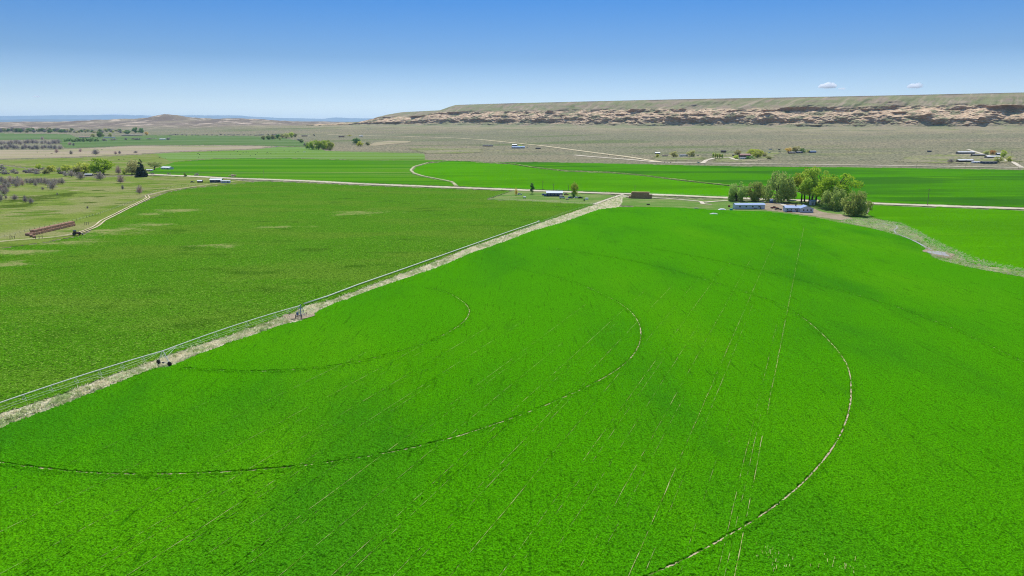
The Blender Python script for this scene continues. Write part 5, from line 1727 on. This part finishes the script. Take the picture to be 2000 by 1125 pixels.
for pts, l in (([(20, 468), (24, 467.5), (29, 467)], 'wooden brace of three posts left of the bale stack'), ([(70, 468), (77, 467), (83, 466)], 'wooden brace of three posts in front of the bale stack'), ([(166, 440), (169, 439.5), (173, 439)], 'wooden brace of three posts beyond the far end of the bale stack')):
    q = [at(*p) for p in pts]
    t = thing('fence_brace', l, 'fence brace', (q[1][0], q[1][1], .1))
    for a_ in q:
        o = MB().tube([(0, 0, -.2), (0, 0, 1.9)], [.14, .12], 7).obj('post', P_['post'], t)
        o.location = (a_[0] - q[1][0], a_[1] - q[1][1], 0)
    MB().tube([(q[0][0] - q[1][0], q[0][1] - q[1][1], 1.4), (q[2][0] - q[1][0], q[2][1] - q[1][1], 1.4)], .09, 6).obj('rail', P_['post'], t)

# tanks, bins and clutter
def tank(name, label, cat, px, py, r, h, wall, top, rz=0):
    p = atz(px, py)
    p.z += .2
    t = thing(name, label, cat, p, rz)
    MB().lathe([(r, 0), (r, h), (r * 1.03, h + .03), (r * .97, h + .06), (r * .6, h + .1), (.05, h + .12)], 22).obj('wall', P_[wall], t)
    MB().lathe([(r * .55, h + .11), (r * .5, h + .16), (.02, h + .17)], 16).obj('lid', P_[top], t)
tank('round_tank', 'round white tank with a blue lid on the grass right of the blue house', 'tank', 1146, 390, 1.45, 1.3, 'trim', 'tblue')
p = atz(1024.5, 388)
p.z += .2
t = thing('gas_tank', 'white cylindrical gas tank on legs on the lawn below the slender tree', 'tank', p, .2)
MB().tube([(-1.35, 0, 1.2), (-1.2, 0, 1.2), (1.2, 0, 1.2), (1.35, 0, 1.2)], [.35, .62, .62, .35], 14).obj('tank_body', P_['trim'], t, True)
for x in (-.8, .8):
    MB().box((x, 0, .35), (.2, .9, .7)).obj('leg', P_['dsteel'], t)
def bin_(name, label, cat, px, py, d, mat, lid=None):
    p = atz(px, py)
    p.z += .2
    t = thing(name, label, cat, p, R.uniform(-.3, .3))
    MB().box((0, 0, d[2] / 2), d, 0, 1.08).obj('bin_body', P_[mat], t)
    MB().box((0, 0, d[2] + .06), (d[0] * 1.12, d[1] * 1.12, .1)).obj('bin_lid', P_[lid or mat], t)
bin_('storage_bin', 'teal bin at the left corner of the long white trailer house', 'bin', 1428, 411, (2.0, 1.2, 1.1), 'teal')
bin_('feed_trough', 'dark trough on the grass in front of the square bale stack', 'trough', 1266, 400.5, (2.6, 1.1, .7), 'brown', 'black')
bin_('storage_bin', 'dark red box standing behind the left end of the trailer house', 'bin', 1424, 404.5, (1.6, 1.2, 1.2), 'red')
bin_('storage_bin', 'tan crate in front of the cars by the tall yellow tipped tree', 'crate', 1108, 390, (2.4, 1.6, .9), 'tan')
bin_('storage_bin', 'dark box left of the small dark post by the round tank', 'bin', 1141, 393, (1.0, 1.0, 1.4), 'carblack')
bin_('water_trough', 'white trough in the grazing meadow near the middle poplar clump', 'trough', 595, 297, (6, 2, 1.0), 'trim')
bin_('water_trough', 'white trough farther back in the grazing meadow', 'trough', 540, 287, (8, 2.5, 1.2), 'trim')
def tarp(name, label, px, py, L, Wd, H, mat, n=9):
    p = atz(px, py)
    g = np.linspace(-1, 1, 15)
    V = [(x * L / 2, y * Wd / 2, .1 + H * max(0, (1 - x * x) * (1 - y * y)) ** .5 * (.7 + .5 * float(vnoise(np.array(x * 3 + px), np.array(y * 3.0), 4)))) for x in g for y in g]
    me = np_mesh(name, V, quads(15, 15)[:, ::-1], P_[mat])
    o = link(name, me)
    o.location = p
    o.location.z += .3
    return tag(o, label, 'heap')
tarp('tarp_heap', 'white tarp heap left of the teal bin', 1410, 410.5, 5.5, 3.0, .9, 'trim')
tarp('white_bags', 'flat white bags lying in the crop in front of the trailer house', 1394, 419, 6.0, 1.6, .7, 'trim')
tarp('soil_heap', 'grey heap at the end of the pale lane by the white tarp', 1360, 408, 4, 2, .6, 'grey')

# ------------------------------------------------------------------ cattle
def cow_mesh():
    J = [(-.95, 0, 1.15), (-.5, 0, 1.12), (.1, 0, 1.10), (.65, 0, 1.18), (1.0, 0, 1.18), (1.3, 0, .95), (1.55, 0, .62)]
    Rr = [.30, .42, .46, .42, .26, .18, .12]
    E_ = [(i, i + 1) for i in range(6)]
    for base, x, k in ((0, -.80, -.08), (3, .62, .05)):
        for s in (-1, 1):
            b = len(J)
            J += [(x, s * .26, .85), (x + k, s * .27, .42), (x, s * .27, .02)]
            Rr += [.19, .10, .08]
            E_ += [(base, b), (b, b + 1), (b + 1, b + 2)]
    b = len(J)
    J += [(-1.22, 0, 1.05), (-1.28, 0, .55)]
    Rr += [.05, .04]
    E_ += [(0, b), (b, b + 1)]
    for s in (-1, 1):
        b = len(J)
        J += [(1.32, s * .30, 1.10)]
        Rr += [.06]
        E_ += [(5, b)]
    me = bpy.data.meshes.new('cow_skel')
    me.from_pydata(J, E_, [])
    o = bpy.data.objects.new('cow_skel', me)
    COL.objects.link(o)
    sk = o.modifiers.new('s', 'SKIN')
    o.modifiers.new('u', 'SUBSURF').levels = 1
    for v, r in zip(me.skin_vertices[0].data, Rr):
        v.radius = (r, r)
    me.skin_vertices[0].data[0].use_root = True
    dg = bpy.context.evaluated_depsgraph_get()
    out = bpy.data.meshes.new_from_object(o.evaluated_get(dg))
    bpy.data.objects.remove(o)
    return out
CM = cow_mesh()
CM.name = 'cow'
CM.materials.clear()
CM.materials.append(plain('black_hide', (.018, .014, .013), .7, var=.3))
for (pts, lab, grp) in ([[(387, 301), (390, 303), (413, 297), (427, 296), (457, 295.5), (461, 300), (464, 297), (469, 303), (475, 298.5), (481, 298), (485, 298), (503, 299), (499, 302.5), (520, 300.5), (524, 300), (522, 298.6), (529, 300.5), (539, 300), (555, 295), (565, 296), (582, 297), (577, 299), (450, 302), (388, 308), (489, 305)],
                         'black cow grazing in the light green meadow left of the poplar clump', 'cattle in the grazing meadow'],
                        [(864, 293), (894, 293.5), (869, 304), (873, 304), (881, 305)] and [[(864, 293), (894, 293.5), (869, 304), (873, 304), (881, 305)], 'black cow on the sagebrush above the round crop field', 'cattle on the sagebrush'],
                        [[(1188, 305), (1203, 307.5), (1207, 308), (1219, 309), (1250, 313), (1257, 313), (1303, 318.5), (1310, 318.5), (1298, 318)], 'black cow on the plain beside the lower end of the dirt road', 'cattle by the dirt road'],
                        [[(73, 298), (89, 304), (100, 301), (103, 301), (199, 293), (232, 313), (242, 312), (312, 309), (323, 310), (125, 302)], 'black cow on the tan pasture beyond the left farmstead', 'cattle on the tan pasture']):
    for x, y in pts:
        p = atz(x, y)
        o = link('cow', CM)
        o.location = (p.x, p.y, p.z + .35)
        o.rotation_euler = (0, 0, R.uniform(0, 6.28))
        s_ = R.uniform(.95, 1.2)
        o.scale = (s_, s_, s_)
        tag(o, lab, 'cow', grp)

# ------------------------------------------------------------------ creek and marsh
wm, wt, wb = new_mat('creek_water')
wb.inputs['Base Color'].default_value = (.36, .33, .31, 1)
wb.inputs['Roughness'].default_value = .35
wb.inputs['Specular IOR Level'].default_value = .6
V, Q = ribbon([at(*p) for p in ((1722, 437), (1738, 440), (1752, 441), (1752, 446), (1746, 451), (1750, 457), (1768, 464), (1790, 474), (1812, 486), (1832, 495))], 1.0, .36, 90, (0,), .8)
structure('creek', up_mesh('creek', V, Q, wm), 'narrow pale creek winding through marsh grass')
c_ = at(1832, 496)
pm_ = MB().face(*[(c_[0] + (3.0 + 1.2 * math.sin(2 * a + 1) + .6 * math.sin(5 * a)) * math.cos(a), c_[1] + (7.5 + 2.5 * math.sin(3 * a)) * math.sin(a), .50) for a in (2 * math.pi * i / 40 for i in range(40))])
structure('pond', pm_.mesh('pond', wm), 'small pale pool at the bend of the creek')
pm_ = MB().face(*[(c_[0] - .5 + (5.5 + 1.6 * math.sin(3 * a + 2)) * math.cos(a), c_[1] - 1 + (12.0 + 3 * math.sin(2 * a)) * math.sin(a), .44) for a in (2 * math.pi * i / 40 for i in range(40))])
structure('mud_bank', pm_.mesh('mud_bank', M['bare']), 'bare mud round the small pool')

# dry grass tufts on the margin, the marsh and the ditch
GM = {'dry': leaf_mat('dry_grass', (.58, .52, .33), (.85, .80, .58), .5), 'wet': leaf_mat('marsh_blade', (.30, .42, .13), (.56, .64, .32), .5)}
def tufts(name, poly, n, hgt, mats, label, seed, near=0):
    rn = np.random.default_rng(seed)
    P = np.array([at(*p) for p in poly])
    lo_, hi_ = P.min(0), P.max(0)
    pts = rn.random((n * 12, 2)) * (hi_ - lo_) + lo_
    pts = pts[inside(pts[:, 0], pts[:, 1], P)]
    d = np.hypot(*pts.T)
    pts = pts[rn.random(len(pts)) < np.clip((near or 1e9) / d, 0, 1) ** 2][:n]
    cl = vnoise(pts[:, 0] / 3.0, pts[:, 1] / 3.0, seed)
    for mi, (mk, sel) in enumerate((('dry', cl > .40), ('wet', cl <= .52))):
        q = pts[sel]
        k = 5
        c = np.repeat(q, k, 0) + rn.normal(0, .25, (len(q) * k, 2))
        m = len(c)
        h = hgt * (.5 + rn.random(m)) * np.repeat(.6 + .8 * rn.random(len(q)), k)
        a = rn.random(m) * 6.283
        w = .05 + .09 * rn.random(m)
        ln = rn.normal(0, .9, (m, 2)) * h[:, None]
        z = hfun(c[:, 0], c[:, 1]) + .12
        V = np.zeros((m, 4, 3))
        V[:, 0, 0], V[:, 0, 1], V[:, 0, 2] = c[:, 0] - np.cos(a) * w, c[:, 1] - np.sin(a) * w, z
        V[:, 1, 0], V[:, 1, 1], V[:, 1, 2] = c[:, 0] + np.cos(a) * w, c[:, 1] + np.sin(a) * w, z
        V[:, 2, 0], V[:, 2, 1], V[:, 2, 2] = c[:, 0] + ln[:, 0] + np.cos(a) * w * .6, c[:, 1] + ln[:, 1] + np.sin(a) * w * .6, z + h
        V[:, 3, 0], V[:, 3, 1], V[:, 3, 2] = c[:, 0] + ln[:, 0] - np.cos(a) * w * .6, c[:, 1] + ln[:, 1] - np.sin(a) * w * .6, z + h
        o = link(name if mk == 'dry' else 'marsh_grass_tufts' if 'marsh' in name else 'green_grass_tufts', np_mesh(name, V.reshape(-1, 3), np.arange(4 * m).reshape(-1, 4), GM[mk], False))
        tag(o, label if mk == 'dry' else label.replace('dry', 'green'), None, None, 'stuff')
strip_poly = [(x, y) for x, y in STRIPU] + [(1212, 398)] + [(x, y) for x, y in EDGE[::-1]]
tufts('dry_grass_tufts', strip_poly, 13000, .5, 0, 'dry grass growing on the margin between the fields', 5, 260)
tufts('dry_marsh_tufts', [(1640, 434), (1650, 428), (1700, 428), (1760, 436), (1800, 456), (1866, 490), (1920, 509), (2000, 527), (2100, 552), (2100, 562), (2000, 543), (1896, 524), (1840, 511), (1815, 498), (1800, 476), (1742, 457), (1700, 446)], 2600, .5, 0, 'dry marsh grass along the creek', 6)
